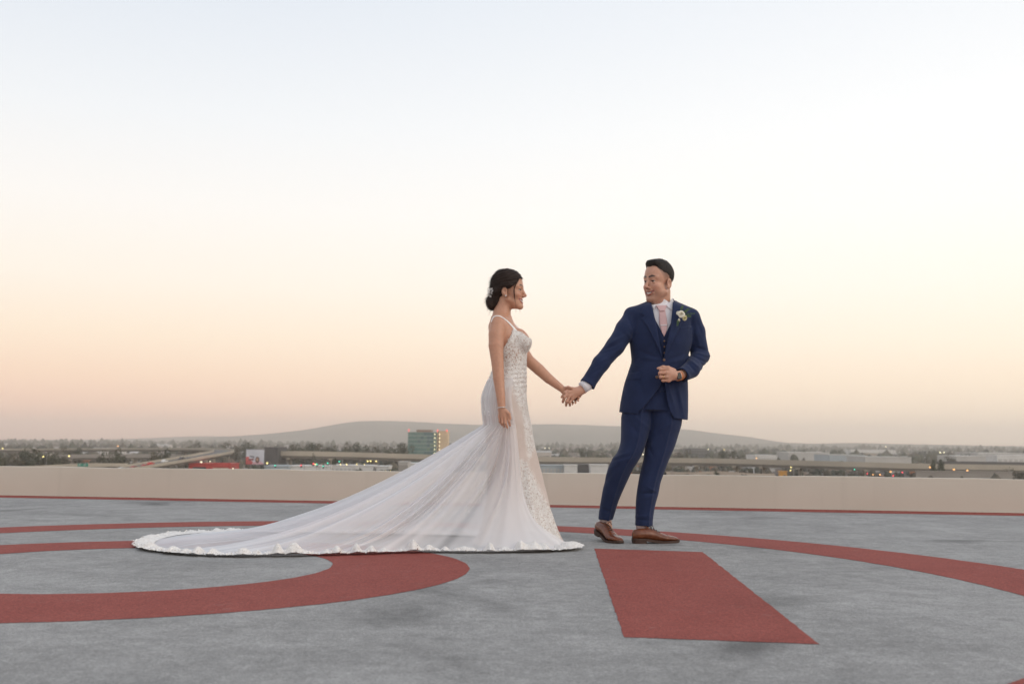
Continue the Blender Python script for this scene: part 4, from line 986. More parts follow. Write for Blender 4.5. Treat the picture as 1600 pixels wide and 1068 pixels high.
# hair
def f_hairG(p):
    q = HG.loc(p); S = q.copy(); S[:, 0] = np.abs(S[:, 0])
    d = ell(q, (0, -.009, .050), (.0762, .0985, .0890))
    d = smin(d, chain(S, [(0, .066, .113), (.026, .060, .112), (.045, .042, .106)], [.014, .013, .011], .01), .02)
    d = smin(d, ell(q, (.0, .012, .113), (.05, .06, .024)), .02)
    line = np.interp(q[:, 1], [-.12, -.085, -.055, -.03, .0, .028, .045, .058, .07, .095], [-.05, -.045, -.02, .022, .046, .056, .068, .088, .098, .100])
    line = line - .012 * np.clip(1 - np.abs(q[:, 0]) / .03, 0, 1) * (q[:, 1] > .05)
    d = smax(d, (line - q[:, 2]) * .8, .006)
    d = smax(d, -ell(S, (.083, -.010, -.008), (.016, .022, .036)), .004)
    flow = q[:, 0] * 150 + np.sin(q[:, 1] * 60 + q[:, 2] * 40) * .8
    return d * HG.k + .0009 * np.sin(flow * 2.3) + .0012 * vnoise(q, 130, 3)
lo = g(985, 480, -.17); hi = g(1075, 395, .17); V, F = polygonize(f_hairG, (lo[0], lo[1], g(1030, 472)[2]), hi, .0026)
hairG = new_mesh('hair', V, F, mat_hair('hair_black', (.016, .012, .010)), groom)
hairs('hair_tips', hairG, hairG.data.materials[0], hairG, lambda c: HG.M[1] * -.9 + HG.M[2] * .25 + 0 * c, 6000, .010, .0005, 5, .35, .4)

# trousers
def f_trous(p):
    px, py = proj(p)
    a = legL.d(p); b = legR.d(p)
    d = smin(a, b, .012)
    hip = torso.d(p, -.026); hip = np.maximum(hip, p[:, 2] - g(1030, 585)[2]); hip = np.maximum(hip, g(1030, 641)[2] - p[:, 2]); d = smin(d, hip, .03)
    # pressed creases and pulls at knee and hem
    cl = legL.row(p[:, 2]); cr = legR.row(p[:, 2])
    d -= .006 * np.exp(-((p[:, 0] - cl[:, 0] - .012) / .007) ** 2) * (p[:, 1] < cl[:, 1]) * (a < b) + .006 * np.exp(-((p[:, 0] - cr[:, 0] - .022) / .007) ** 2) * (p[:, 1] < cr[:, 1]) * (b < a)
    z = p[:, 2]
    def fold(x0, y0, ang, L, w, amp):
        X = (px - x0) * math.cos(ang) + (py - y0) * math.sin(ang); Y_ = -(px - x0) * math.sin(ang) + (py - y0) * math.cos(ang)
        return amp * np.exp(-(X / L) ** 2 - (Y_ / w) ** 2) * (p[:, 1] < GY + .1)
    for q_ in ((968, 712, -.35, 14, 2.6, -.007), (972, 719, -.30, 16, 2.4, -.006), (963, 726, -.45, 12, 2.2, -.005), (1016, 702, 1.2, 12, 2.5, .006), (1014, 770, -.05, 10, 1.8, .009), (1018, 764, .5, 8, 2, -.006), (1008, 778, -.3, 10, 2, -.004),
               (1028, 675, -.9, 18, 3, .006), (1040, 668, -.8, 16, 3, -.005), (990, 668, .9, 16, 3, .005), (1003, 660, .7, 18, 3, -.005), (1006, 812, .1, 10, 2, .006), (1004, 806, -.1, 10, 2, -.004), (947, 797, .3, 9, 2, .005), (1020, 690, -1.1, 16, 3, -.006),
               (952, 745, -.9, 18, 3, .004), (1022, 735, -1.2, 20, 3, .004)): d += fold(*q_)
    d += .0012 * vnoise(p * (1, 1, .5), 45, 8)
    return d
lo, hi = bb([g(930, 580, -.2), g(1080, 580, .2), g(930, 830, .2)], .03); V, F = polygonize(f_trous, lo, hi, .0046, margin=1.45)
trs = new_mesh('trousers', V, F, M_navy, groom)

# vest, shirt, jacket
Vopen = [(1016, 462), (1018, 474), (1023.7, 500), (1031, 536), (1035.5, 559), (1037.5, 559), (1040.5, 542), (1047, 514), (1051, 483), (1053, 462)]
Lopen = [(1036.2, 572), (1033, 601), (1019, 620), (1008, 633), (1003, 638.5), (998, 642), (990, 662), (1056, 664), (1053.5, 654), (1046.5, 641), (1041.8, 624), (1039.2, 600), (1037.2, 572)]
def front_cut(p, poly, sc=243.0):
    px, py = proj(p); return np.maximum(poly_sd(px, py, poly) / sc, p[:, 1] - (GY - .03))
def f_shirt(p):
    d = smin(torso.d(p, -.026), shoulders(p, -.022), .02); d = smin(d, cone(p, g(1034.5, 466, .015), g(1033, 484, .02), .069, .077), .015)
    d = np.maximum(d, -(neckG(p) - .0025))
    pl = (p - g(1034, 475.5, .01)) @ np.array([.34, .40, .85]); return smax(d, pl, .004) + .0006 * vnoise(p, 40, 2)
lo, hi = bb([g(985, 460, -.16), g(1080, 560, .16)], .02); V, F = polygonize(f_shirt, lo, hi, .004); shirt = new_mesh('shirt', V, F, M_shirt, groom); B_shirt = bvh_of(shirt)
def f_vest(p):
    d = torso.d(p, -.019); px, py = proj(p)
    d = np.maximum(d, -front_cut(p, [(1012, 462), (1020, 488), (1024.5, 500), (1037.8, 525), (1048.5, 504), (1053, 488), (1058, 462)]))
    d = np.maximum(d, p[:, 2] - g(1030, 486)[2]); d = np.maximum(d, (py - (612 - np.abs(px - 1036) * .45)) / 243)
    return d + .003 * np.exp(-((px - 1037.5) / 1.2) ** 2) * (p[:, 1] < GY)
lo, hi = bb([g(975, 470, -.16), g(1080, 620, .16)], .02); V, F = polygonize(f_vest, lo, hi, .0042); vest = new_mesh('waistcoat', V, F, M_navy, groom); B_vest = bvh_of(vest)
def sleeves(p, grow=0.0):
    return smin(chain(p, RA, [r_ + grow for r_ in RAr], .02), chain(p, LA, [r_ + grow for r_ in LAr], .015), .001)
def jacket_raw(p):
    px, py = proj(p)
    d = smin(torso.d(p), shoulders(p), .018); s_ = sleeves(p)
    d = smin(d, s_, .014)
    fr = p[:, 1] < GY + .06
    def fold(x0, y0, ang, L, w, amp):
        X = (px - x0) * math.cos(ang) + (py - y0) * math.sin(ang); Y_ = -(px - x0) * math.sin(ang) + (py - y0) * math.cos(ang)
        return amp * np.exp(-(X / L) ** 2 - (Y_ / w) ** 2) * fr
    for q_ in ((963, 531, -.5, 14, 2.2, -.006), (957, 541, -.45, 13, 2.2, .006), (969, 545, -.6, 12, 2.0, -.005), (950, 549, -.35, 11, 2.0, .005), (944, 562, -.5, 10, 2, -.004), (931, 580, -.55, 9, 2, .004),
               (1096, 545, .3, 10, 2.2, .008), (1098, 553, .25, 11, 2.2, -.008), (1092, 561, .45, 13, 2.2, .008), (1086, 568, .7, 12, 2.0, -.007), (1080, 573, .8, 10, 2, .006), (1097, 569, .9, 9, 2, .006), (1074, 584, .9, 10, 2, -.004),
               (1090, 528, 1.3, 12, 2.2, -.004), (1094, 515, 1.2, 12, 2.4, .004), (1010, 552, .35, 16, 2.5, .004), (1014, 560, .12, 18, 2.5, -.004), (1060, 556, -.35, 14, 2.5, .004), (1056, 564, -.2, 14, 2.4, -.004), (1057, 620, 1.35, 26, 4, .006), (1064, 625, 1.4, 26, 3, -.006),
               (985, 505, 1.25, 14, 2.2, .006), (1080, 506, 1.8, 14, 2.2, .005), (984, 525, .9, 10, 2.4, -.005), (1000, 600, 1.2, 24, 4, .003), (1048, 615, 1.3, 24, 2.2, -.005)): d += fold(*q_)
    d += .0010 * vnoise(p, 38, 4) + .0006 * vnoise(p, 90, 5)
    return d
def f_jacket(p):
    px, py = proj(p); raw = jacket_raw(p); d = np.maximum(raw, -(raw + .011))
    d = np.maximum(d, -front_cut(p, Vopen)); d = np.maximum(d, -front_cut(p, Lopen))
    hem = (py - (643.5 + (px - 967) * .115)) / 243; body_side = px > 940
    d = np.where(body_side, np.maximum(d, hem), d)
    slv = sleeves(p); tdd = torso.d(p) + .006
    # neck opening
    d = np.maximum(d, -(cone(p, g(1034, 448, -.03), g(1034, 474, .005), .072, .074)))
    # cuffs
    for c_, b_ in ((g(917.5, 601, -.11), g(939, 567.5, -.08)), (g(1065.5, 586, -.172), g(1082, 576, -.09))):
        ax = c_ - b_; ax /= np.linalg.norm(ax); r_ = p - c_; near = (np.linalg.norm(r_, axis=1) < .11) & (slv < tdd); d = np.where(near, np.maximum(d, r_ @ ax), d)
    return d
lo, hi = bb([g(902, 460, -.25), g(1112, 460, .18), g(902, 662, .18)], .012); V, F = polygonize(f_jacket, lo, hi, .0041, margin=1.45)
jk = new_mesh('jacket', V, F, M_navy, groom); B_jk = bvh_of(jk)
# lapels, pocket, buttons
patch('lapel', [(1013.5, 471), (1018.5, 476), (1024, 500), (1031.3, 536), (1036, 560), (1031, 549), (1019, 524), (1010.5, 508), (1002.5, 497), (1007.5, 493.5), (1000.5, 490), (1006, 479)], B_jk, M_navy2, jk, .009, 3, .004, GY)
patch('lapel', [(1051.5, 466), (1055, 470), (1066, 477), (1073, 486.5), (1066, 491), (1072, 495), (1063, 511), (1051, 534), (1040, 556), (1037.5, 560), (1041, 542), (1047.5, 514), (1051, 484)], B_jk, M_navy2, jk, .009, 3, .004, GY)
patch('pocket_flap', [(981, 583), (1000.5, 580.5), (1001.5, 590.5), (999.5, 592.5), (980, 592.5)], B_jk, M_navy2, jk, .0045, 3, .004, GY)
patch('chest_pocket', [(1059, 512), (1080, 508.5), (1080.5, 511.5), (1059.5, 515)], B_jk, M_navy2, jk, .003, 2, .003, GY)
M_btn = simple('horn_button', (.17, .10, .065), .35, .2, 300)
def button(px, py, bvh, parent, r=.0085):
    d = Vector(ray(px, py)).normalized(); hit = bvh.ray_cast(Vector((0, 0, CAMH)), d)[0]
    c = np.array(hit if hit is not None and hit.y < GY else at(px, py, GY - .13)); mbx = MB()
    mbx.tube([c + (0, .004, 0), c + (0, -.005, 0), c + (0, -.007, 0)], [r, r, r * .8], 14); mbx.tube([c + (0, -.0072, 0), c + (0, -.0075, 0)], [r * .55, r * .5], 12); mbx.build('button', M_btn, parent)
button(1037.6, 562, B_jk, jk); button(1026.2, 588.8, B_jk, jk, .0095)
for by in (532.5, 541.5, 551): button(1038, by, B_vest, vest, .006)
# shirt collar, tie, cuffs
patch('collar', [(1016.5, 471.5), (1020, 470.8), (1026.2, 477.5), (1021.3, 483.2), (1018, 478)], B_shirt, M_shirt, shirt, .007, 2, .006, GY)
patch('collar', [(1051, 465), (1052.6, 471), (1051.5, 485.5), (1046.2, 482.5), (1040.2, 476.8), (1046, 472)], B_shirt, M_shirt, shirt, .007, 2, .006, GY)
tie = patch('tie', [(1029.8, 484), (1039.2, 484), (1041.6, 496), (1043.2, 508), (1040.5, 520), (1037.8, 525.5), (1033.8, 518), (1030.5, 507), (1030.3, 496)], B_shirt, M_tie, groom, .009, 3, .01, GY)
patch('knot', [(1024.5, 477), (1042, 476.5), (1040.8, 481), (1038.6, 485.2), (1031.2, 485.8), (1028.2, 482)], B_shirt, M_tie, tie, .016, 3, .014, GY)
patch('tie_bar', [(1030.8, 507.4), (1043, 506.6), (1043, 508.4), (1030.8, 509.2)], B_shirt, simple('tie_bar_silver', (.62, .55, .56), .3, .05, 50, metal=.5), tie, .0115, 2, .004, GY)
mb = MB(); a_ = g(919, 599.5, -.11); b_ = g(909.5, 606, -.117); ax = (b_ - a_); mb.tube([a_, a_ + ax * .5, b_, b_ + ax * .02, a_ + ax * .9], [.040, .0385, .0375, .0345, .034], 22, cap=False); mb.build('cuff', M_shirt, shirt, True)
# watch
mb = MB(); a_ = g(1063.5, 586.4, -.178); b_ = g(1057.5, 588, -.188); ax = b_ - a_; ax /= np.linalg.norm(ax)
mb.tube([a_ - ax * .004, a_, b_, b_ + ax * .004], [.0285, .0305, .0305, .0285], 20); watch = mb.build('wrist_watch', simple('orange_leather', (.46, .15, .04), .6, .1, 80), groom, True)
c_ = g(1061, 587, -.214); ay = np.cross(ax, (0, 1, 0)); ay /= np.linalg.norm(ay); an = np.cross(ax, ay)
mb = MB(); mb.obox(c_, ax * .0155, ay * .020, an * .0055); w_ = mb.build('watch_case', simple('black_case', (.012, .012, .013), .25, .05, 50), watch)
bv = w_.modifiers.new('bevel', 'BEVEL'); bv.width = .004; bv.segments = 3
mb = MB(); mb.obox(c_ + np.array([0, -.0058, 0]), ax * .0125, ay * .0165, an * .0004); mm = N('watch_glass'); mm.color((.008, .008, .009)); mm.set(Roughness=.4); mb.build('watch_face', mm.m, watch)
# ring
mb = MB(); p_ = g(1036.5, 588.6, -.219); th = np.linspace(0, 2 * np.pi, 17); mb.tube([p_ + np.array([.001 * math.cos(2 * t), .0108 * math.cos(t), .0108 * math.sin(t)]) for t in th], .0018, 6); mb.build('ring', simple('gold', (.65, .45, .18), .25, .05, 50, metal=1), groom, True)
# shoes
M_brownl = N('brown_leather'); nn = M_brownl.noise(30, 4); M_brownl.color(M_brownl.ramp(nn, [(.3, (.105, .030, .012)), (.7, (.195, .062, .025))]).outputs[0]); M_brownl.set(Roughness=.26); M_brownl.bump(M_brownl.noise(160, 3).outputs[0], .12, .001); M_brownl = M_brownl.m
M_sole = simple('shoe_sole', (.05, .022, .014), .6, .1, 60); M_sock = mat_cloth('pale_sock', (.50, .40, .40), .9, 1200, .05, .0, .1)
def shoe(heel, toe, lift):
    """heel, toe: points on the deck; lift: how far the heel is off the ground"""
    heel = np.array(heel, float); toe = np.array(toe, float); L = np.linalg.norm(toe - heel); ang = math.atan2(toe[1] - heel[1], toe[0] - heel[0]); root = empty('shoe')
    S = np.linspace(0, 1, 34)
    W = np.interp(S, [0, .03, .10, .25, .42, .62, .75, .88, .96, 1], [.014, .026, .034, .036, .037, .047, .047, .037, .025, .010])
    H = np.interp(S, [0, .03, .10, .22, .34, .46, .58, .72, .86, .95, 1], [.070, .084, .090, .092, .094, .086, .066, .050, .042, .034, .020])
    Bz = np.interp(S, [0, .26, .45, .62, .9, 1], [.028, .026, .016, .010, .012, .018])
    rs = 2.6; th = np.linspace(0, 2 * np.pi, 26, endpoint=False); V = []; F = []
    for i, s_ in enumerate(S):
        hz = (H[i] - Bz[i]) / 2
        for t in th:
            cy = math.copysign(abs(math.cos(t)) ** (.75), math.cos(t)) * W[i]; cz = math.copysign(abs(math.sin(t)) ** (.9), math.sin(t)) * hz
            if math.sin(t) > 0: cy *= 1 - .42 * math.sin(t) * np.interp(s_, [0, .2, .5, .8, 1], [.5, .75, 1, .6, .4])
            V.append((s_ * L, cy, Bz[i] + hz + cz))
        if i:
            for j in range(26): F.append(((i - 1) * 26 + j, (i - 1) * 26 + (j + 1) % 26, i * 26 + (j + 1) % 26, i * 26 + j))
    F.append(tuple(range(25, -1, -1))); F.append(tuple(33 * 26 + j for j in range(26)))
    nV = len(V)
    def place(V):
        V = np.array(V, float)
        if lift:
            x0 = .68 * L; m_ = V[:, 0] < x0; a_ = math.asin(lift / x0); dx = V[m_, 0] - x0; dz = V[m_, 2]
            V[m_, 0] = x0 + dx * math.cos(a_) + dz * math.sin(a_) * .6; V[m_, 2] = dz * math.cos(a_) - dx * math.sin(a_)
        c, s_ = math.cos(ang), math.sin(ang)
        return np.stack([heel[0] + V[:, 0] * c - V[:, 1] * s_, heel[1] + V[:, 0] * s_ + V[:, 1] * c, V[:, 2]], -1)
    up = new_mesh('shoe', place(V), F, M_brownl, groom)
    V = []; F = []
    for i, s_ in enumerate(S):
        zb = Bz[i] - .012 if s_ > .26 else Bz[i] - .004
        zb = max(zb, .001) if s_ > .26 else .020
        for y_, z_ in ((-1.10, 1), (1.10, 1), (1.10, 0), (-1.10, 0)): V.append((s_ * L * 1.012 - .001, y_ * (W[i] + .001), (Bz[i] + .004) if z_ else zb))
        if i:
            for j in range(4): F.append(((i - 1) * 4 + j, (i - 1) * 4 + (j + 1) % 4, i * 4 + (j + 1) % 4, i * 4 + j))
    F += [(0, 1, 2, 3), tuple(33 * 4 + j for j in (3, 2, 1, 0))]; new_mesh('sole', place(V), F, M_sole, up, False)
    V = []; F = []
    for i, s_ in enumerate(np.linspace(0, .255, 9)):
        w_ = np.interp(s_, S, W) * 1.05
        for y_, z_ in ((-1, 1), (1, 1), (1, 0), (-1, 0)): V.append((s_ * L - .002 + (.004 if z_ == 0 else 0), y_ * w_, .0205 if z_ else .0005))
        if i:
            for j in range(4): F.append(((i - 1) * 4 + j, (i - 1) * 4 + (j + 1) % 4, i * 4 + (j + 1) % 4, i * 4 + j))
    F += [(0, 1, 2, 3), tuple(8 * 4 + j for j in (3, 2, 1, 0))]; new_mesh('heel', place(V), F, M_sole, up, False)
    for k_ in range(4):
        s_ = .40 + .055 * k_; w_ = np.interp(s_, S, W) * .55; h_ = np.interp(s_, S, H); mbx = MB(); P = [(s_ * L, w_ * t, h_ + .003 - .012 * t * t) for t in np.linspace(-1, 1, 7)]
        mbx.tube(place(P), .0024, 6); mbx.build('shoelace', M_sole, up, True)
    for sg in (-1, 1):
        mbx = MB(); s_ = .40; h_ = np.interp(s_, S, H); P = [(s_ * L + .004 * t, sg * (.006 + .026 * t), h_ + .006 + .016 * math.sin(t * 3.1) - .006 * t) for t in np.linspace(0, 1, 8)]; mbx.tube(place(P), .0020, 6); mbx.build('shoelace', M_sole, up, True)
    # toe cap seam
    mbx = MB(); s_ = .74; w_ = np.interp(s_, S, W); h_ = np.interp(s_, S, H); b_ = np.interp(s_, S, Bz); hz = (h_ - b_) / 2
    P = [(s_ * L, math.copysign(abs(math.cos(t)) ** .75, math.cos(t)) * w_ * (1 - .42 * math.sin(t) * .72) * 1.003, b_ + hz + hz * abs(math.sin(t)) ** .9 * 1.003) for t in np.linspace(.05, math.pi - .05, 16)]
    mbx.tube(place(P), .0010, 5); mbx.build('seam', M_sole, up, True)
    bpy.data.objects.remove(root); return up
h1_ = gnd(988.5, 848.3); t1_ = h1_ + np.array([.300, .075, 0]); shoe(h1_, t1_, 0)
t2_ = gnd(970, 849.0); h2_ = t2_ + np.array([-.128, .262, 0]); shoe(h2_, t2_, .038)
mb = MB(); a_ = g(947, 812, .10); mb.tube([a_ + (0, 0, .06), a_ + (-.006, 0, -.035)], [.041, .037], 16); mb.build('sock', M_sock, groom, True)
mb = MB(); a_ = g(1003.5, 821, -.02); mb.tube([a_ + (0, 0, .05), a_ + (0, .0, -.035)], [.042, .038], 16); mb.build('sock', M_sock, groom, True)
# boutonniere
bo = g(1065, 491, -.16); bout = new_mesh('boutonniere', [bo, bo + (.001, 0, 0), bo + (0, 0, .001)], [(0, 1, 2)], None, groom, False); bpy.data.objects.remove(bout)
M_rose = simple('ivory_petal', (.74, .70, .58), .6, .06, 60); M_rose2 = simple('cream_bud', (.66, .62, .36), .6, .08, 60); M_leafb = simple('sprig_green', (.07, .13, .035), .6, .2, 60)
def petal_rose(c, r, mat, name, parent, tip=(0, -1, .25)):
    rr = np.random.default_rng(int(r * 1e5)); V = []; F = []; t_ = np.array(tip, float); t_ /= np.linalg.norm(t_); u = np.cross(t_, (1, 0, 0)); u /= np.linalg.norm(u); v = np.cross(t_, u)
    for ring, (n_, op, sc) in enumerate(((3, .25, .55), (4, .55, .8), (6, .95, 1.0), (6, 1.35, 1.08))):
        for k_ in range(n_):
            w0 = 2 * math.pi * (k_ + .5 * ring) / n_; hw = math.pi / n_ * 1.25; b_ = len(V)
            for i in range(4):
                for j in range(5):
                    s_ = i / 3; w_ = w0 + (j / 2 - 1) * hw * (.45 + .55 * math.sin(s_ * 2.2)); rad = r * sc * math.sin(min(op, 1.5) * (.15 + .85 * s_)) * (1 + .05 * rr.normal()); ht = r * (.75 * s_ * math.cos(op * s_ * .9)) + (.03 - .09 * (s_ == 1) * (ring > 1)) * r
                    V.append(c + u * rad * math.cos(w_) + v * rad * math.sin(w_) + t_ * ht)
            for i in range(3):
                for j in range(4): q = b_ + i * 5 + j; F.append((q, q + 1, q + 6, q + 5))
    return new_mesh(name, V, F, mat, parent, True)
bout = petal_rose(g(1064.3, 491, -.155), .023, M_rose, 'boutonniere', groom)
petal_rose(g(1069.5, 496.5, -.150), .017, M_rose2, 'rosebud', bout, (.4, -.8, -.3)); petal_rose(g(1059.5, 489, -.148), .012, M_rose, 'rosebud', bout, (-.6, -.8, .2))
mb = MB(); mb.ball(g(1061, 500, -.145), (.007, .006, .011), 10, 8); mb.build('ribbon', M_rose, bout, True)
for (x0, y0, x1, y1) in ((1064, 484, 1066.5, 478), (1068, 487, 1080, 481.5), (1071, 491, 1084.5, 489.5), (1069, 488, 1075, 482.5), (1072, 493, 1079, 494), (1060, 500, 1058.5, 508)):
    V = []; F = []; n_ = 7
    for k_ in range(n_):
        t = k_ / (n_ - 1); c = g(x0 + (x1 - x0) * t, y0 + (y1 - y0) * t, -.150 - .012 * math.sin(t * 3) + .008 * t)
        d_ = np.array([x1 - x0, y0 - y1]); d_ = d_ / np.linalg.norm(d_)
        for sg in (-1, 1):
            for lf in (0, 1):
                b_ = len(V); o_ = np.array([d_[0] * .6 - sg * d_[1] * .8, -.15 + .2 * lf, d_[1] * .6 + sg * d_[0] * .8]) * (.013 - .006 * t) * (1 - .3 * lf); w_ = np.array([d_[0], 0, d_[1]]) * .0028
                V += [c, c + o_ * .5 + w_, c + o_, c + o_ * .5 - w_ + (0, -.001, 0)]; F.append((b_, b_ + 1, b_ + 2, b_ + 3))
    new_mesh('leaf_sprig', V, F, M_leafb, bout, False)

# ------------------------------------------------------------------ the bride
BY = 6.25
def b(px, py, dy=0.0): return at(px, py, BY + dy)
bride = empty('person', (b(800, 845)[0], BY, 0)); tag(bride, 'person in white lace gown with long train, dark hair in a low bun', 'person', 'wedding couple')
SK_B = np.array([.53, .285, .19]); M_skinB = mat_skin('skin_tan')
gownL = Loft([(497, 769, 798, BY, .085), (505, 766, 803, BY, .115), (513, 764.5, 809, BY, .132), (522, 764, 814, BY, .138), (532, 765, 820, BY, .138), (541, 766, 822, BY, .134), (552, 767.5, 822, BY, .124), (563, 769, 821.5, BY, .116), (574, 769.5, 821.5, BY, .113),
              (586, 767, 822, BY, .124), (600, 761, 821.5, BY, .145), (619, 754.5, 822, BY, .166), (640, 755, 824.5, BY, .172), (661, 757.5, 829, BY, .168), (680, 759.5, 832, BY, .163), (698, 761, 835.5, BY, .158), (730, 763, 843, BY, .158), (760, 764, 850, BY, .165), (801, 760, 859.5, BY - .01, .19),
              (825, 754, 867, BY - .02, .23), (838, 748, 873, BY - .03, .26), (849, 740, 880, BY - .03, .29)])
def breasts(p, grow=0.0):
    S = p.copy(); S[:, 1] = BY + np.abs(p[:, 1] - BY)
    return smin(ell(S, b(816, 537, .062), (.053 + grow, .058 + grow, .055 + grow)), ell(S, b(811, 528, .06), (.045 + grow, .05 + grow, .05 + grow)), .03)
HB = Head(b(795.3, 455.0), (math.cos(R(12)), -math.sin(R(12)), 0), pitch=R(2), k=.985, fem=True)
NA = [b(777.5, 509, -.140), b(775.5, 522, -.155), b(775, 540, -.168), b(777.5, 568, -.185), b(779, 590, -.196), b(782.5, 620, -.212), b(784, 637, -.218)]; NAr = [.046, .0475, .0455, .037, .034, .0265, .0225]
FA = [b(792, 511, .148), b(806, 534, .150), b(826, 563, .130), b(842, 577, .115), b(857, 591, .10), b(880, 608.5, .088)]; FAr = [.045, .042, .037, .036, .031, .0215]
def f_bodyB(p):
    neck = smin(cone(p, b(788, 470), b(783.5, 494), .047, .049), cone(p, b(783.5, 492), b(783.5, 508), .05, .075), .03)
    tor = smin(gownL.d(p, -.003), breasts(p, -.003), .03)
    S = p.copy(); S[:, 1] = BY + np.abs(p[:, 1] - BY)
    tor = smin(tor, cone(S, b(784, 502, .04), b(779, 509, .130), .034, .042), .035)
    hd = np.full(len(p), .5); mk = p[:, 2] > b(790, 500)[2]; hd[mk] = HB.sdf(p[mk]); d = smin(smin(hd, neck, .022), tor, .035)
    d = smin(d, chain(p, NA, NAr, .003), .022); d = smin(d, chain(p, FA, FAr, .003), .016)
    # collar bones and shoulder blade
    d = smin(d, cone(S, b(797, 503, .02), b(788, 503, .12), .007, .008), .014)
    return np.maximum(d, b(790, 640)[2] - p[:, 2] - 10 * (p[:, 1] < BY - .155))
kb = [b(780.5, 650.5, -0.216), b(785, 652, -0.226), b(789.5, 652, -0.231), b(793.5, 650, -0.231)]
fB = [[kb[0], b(781, 658, -0.218), b(784.3, 664, -0.211)], [kb[1], b(785, 660.5, -0.231), b(788, 667, -0.221)], [kb[2], b(790, 661, -0.238), b(792.8, 668, -0.226)], [kb[3], b(795.3, 658, -0.238), b(796.8, 664.5, -0.226)]]
def f_handN(p):
    d = chain(p, NA[-3:], NAr[-3:], .02)
    for q_ in kb: d = smin(d, cone(p, b(784.5, 640, -0.217), q_, .0195, .0098), .010)
    for c_, r_ in zip(fB, [.0072, .0080, .0084, .0080]): d = smin(d, chain(p, c_, [r_ * 1.1, r_, r_ * .72], .003), .0030)
    d = smin(d, chain(p, [b(788, 640, -0.226), b(795, 646, -0.238), b(797.5, 653.5, -0.238)], [.014, .0098, .0072], .005), .006)
    return d
def f_handF(p):
    d = chain(p, FA[-3:], FAr[-3:], .02)
    ks = [b(893, 611, .085), b(893.5, 615.5, .095), b(893, 620, .10), b(891, 624, .10)]
    for q_ in ks: d = smin(d, cone(p, b(882, 610.5, .088), q_, .0185, .0100), .010)
    for q_, t_, e_, r_ in zip(ks, [b(901, 617, .095), b(902, 621, .10), b(899.5, 625.5, .10), b(895, 628.5, .10)], [b(904.8, 621.5, .065), b(903.5, 625.5, .06), b(899, 629.3, .06), b(894.5, 631.3, .065)], [.0078, .0082, .008, .0072]):
        d = smin(d, chain(p, [q_, t_, e_], [r_ * 1.1, r_, r_ * .75], .003), .003)
    d = smin(d, chain(p, [b(882, 606.5, .075), b(888, 605, .055), b(893, 606, .045)], [.0125, .0098, .0078], .005), .006)
    return d
lo, hi = bb([b(752, 420, -.27), b(884, 420, .22), b(752, 641, .2)], .015); hi[0] = b(871.5, 602, .09)[0]; lo[2] = b(784, 638.5, -.218)[2]
vA = polygonize(f_bodyB, lo, hi, .0029)
lo, hi = bb([b(776, 637.5, -.218), b(800, 671, -.218)], .04); hi[2] = b(784, 638, -.218)[2]; vB = polygonize(f_handN, lo, hi, .0019)
lo, hi = bb([b(870, 594, .08), b(908, 636, .08)], .065); lo[0] = b(871, 602, .09)[0]; vC = polygonize(f_handF, lo, hi, .0019)
V, F = merge([vA, vB, vC])
C = HB.paint(V, SK_B, np.array((.36, .10, .10)), (.05, .03, .022))
tips = np.array([c_[-1] for c_ in fB])
for t_ in tips:
    w_ = np.clip(1 - (np.linalg.norm(V - (t_ + (0.001, -.004, -.001)), axis=1) - .004) / .002, 0, 1)[:, None]; C = C * (1 - .7 * w_) + np.array((.55, .30, .27)) * .7 * w_
bodyB = new_mesh('body', V, F, M_skinB, bride, True, C); HB.extras(bodyB, (.03, .016, .01)); B_body = bvh_of(bodyB)
# hair
M_hairB = mat_hair('hair_dark_brown', (.030, .017, .012))
def f_hairB(p):
    q = HB.loc(p); S = q.copy(); S[:, 0] = np.abs(S[:, 0])
    d = ell(q, (0, -.0135, .051), (.0820, .1065, .0975))
    line = np.interp(q[:, 1], [-.13, -.10, -.075, -.045, -.028, .0, .022, .05, .080, .10], [-.16, -.135, -.11, -.070, -.035, .006, .012, .034, .075, .086])
    d = smax(d, (line - q[:, 2]) * .8, .008)
    low = smin(ell(q, (0, -.082, -.020), (.060, .044, .070)), ell(q, (0, -.070, -.060), (.045, .036, .050)), .02)
    d = smin(d, low, .025)
    bn = smin(ell(q, (0, -.112, -.074), (.056, .036, .046)), ell(q, (0, -.100, -.04), (.055, .036, .040)), .015)
    bn = bn + .0035 * np.sin(60 * q[:, 2] + 40 * q[:, 1] + 25 * S[:, 0])
    d = smin(d, bn, .008)
    # swept side rolls
    roll = chain(S, [(.052, .058, .050), (.072, .022, .030), (.077, -.018, .030), (.066, -.060, .006), (.040, -.095, -.020)], [.010, .013, .014, .016, .015], .01)
    d = smin(d, roll, .010)
    d = smax(d, -ell(S, (.083, -.010, -.011), (.014, .020, .032)), .003)
    flow = np.arctan2(q[:, 2] - .02, q[:, 1] + .30) * 190 + S[:, 0] * 60
    return d * HB.k + .0016 * np.sin(flow * .55) + .0010 * np.sin(flow * .95 + 1.0) + .0025 * vnoise(q, 45, 6)
lo, hi = bb([b(752, 418, -.12), b(822, 495, .12)], .02); V, F = polygonize(f_hairB, lo, hi, .0025)
hairB = new_mesh('hair', V, F, M_hairB, bride)
BUN = HB.wor((0, -.13, -.07))[0]
hairs('hair_fringe', hairB, M_hairB, hairB, lambda c: (lambda d: d / np.linalg.norm(d, axis=1)[:, None])(BUN - c), 11000, .030, .0006, 6, .12, .25)
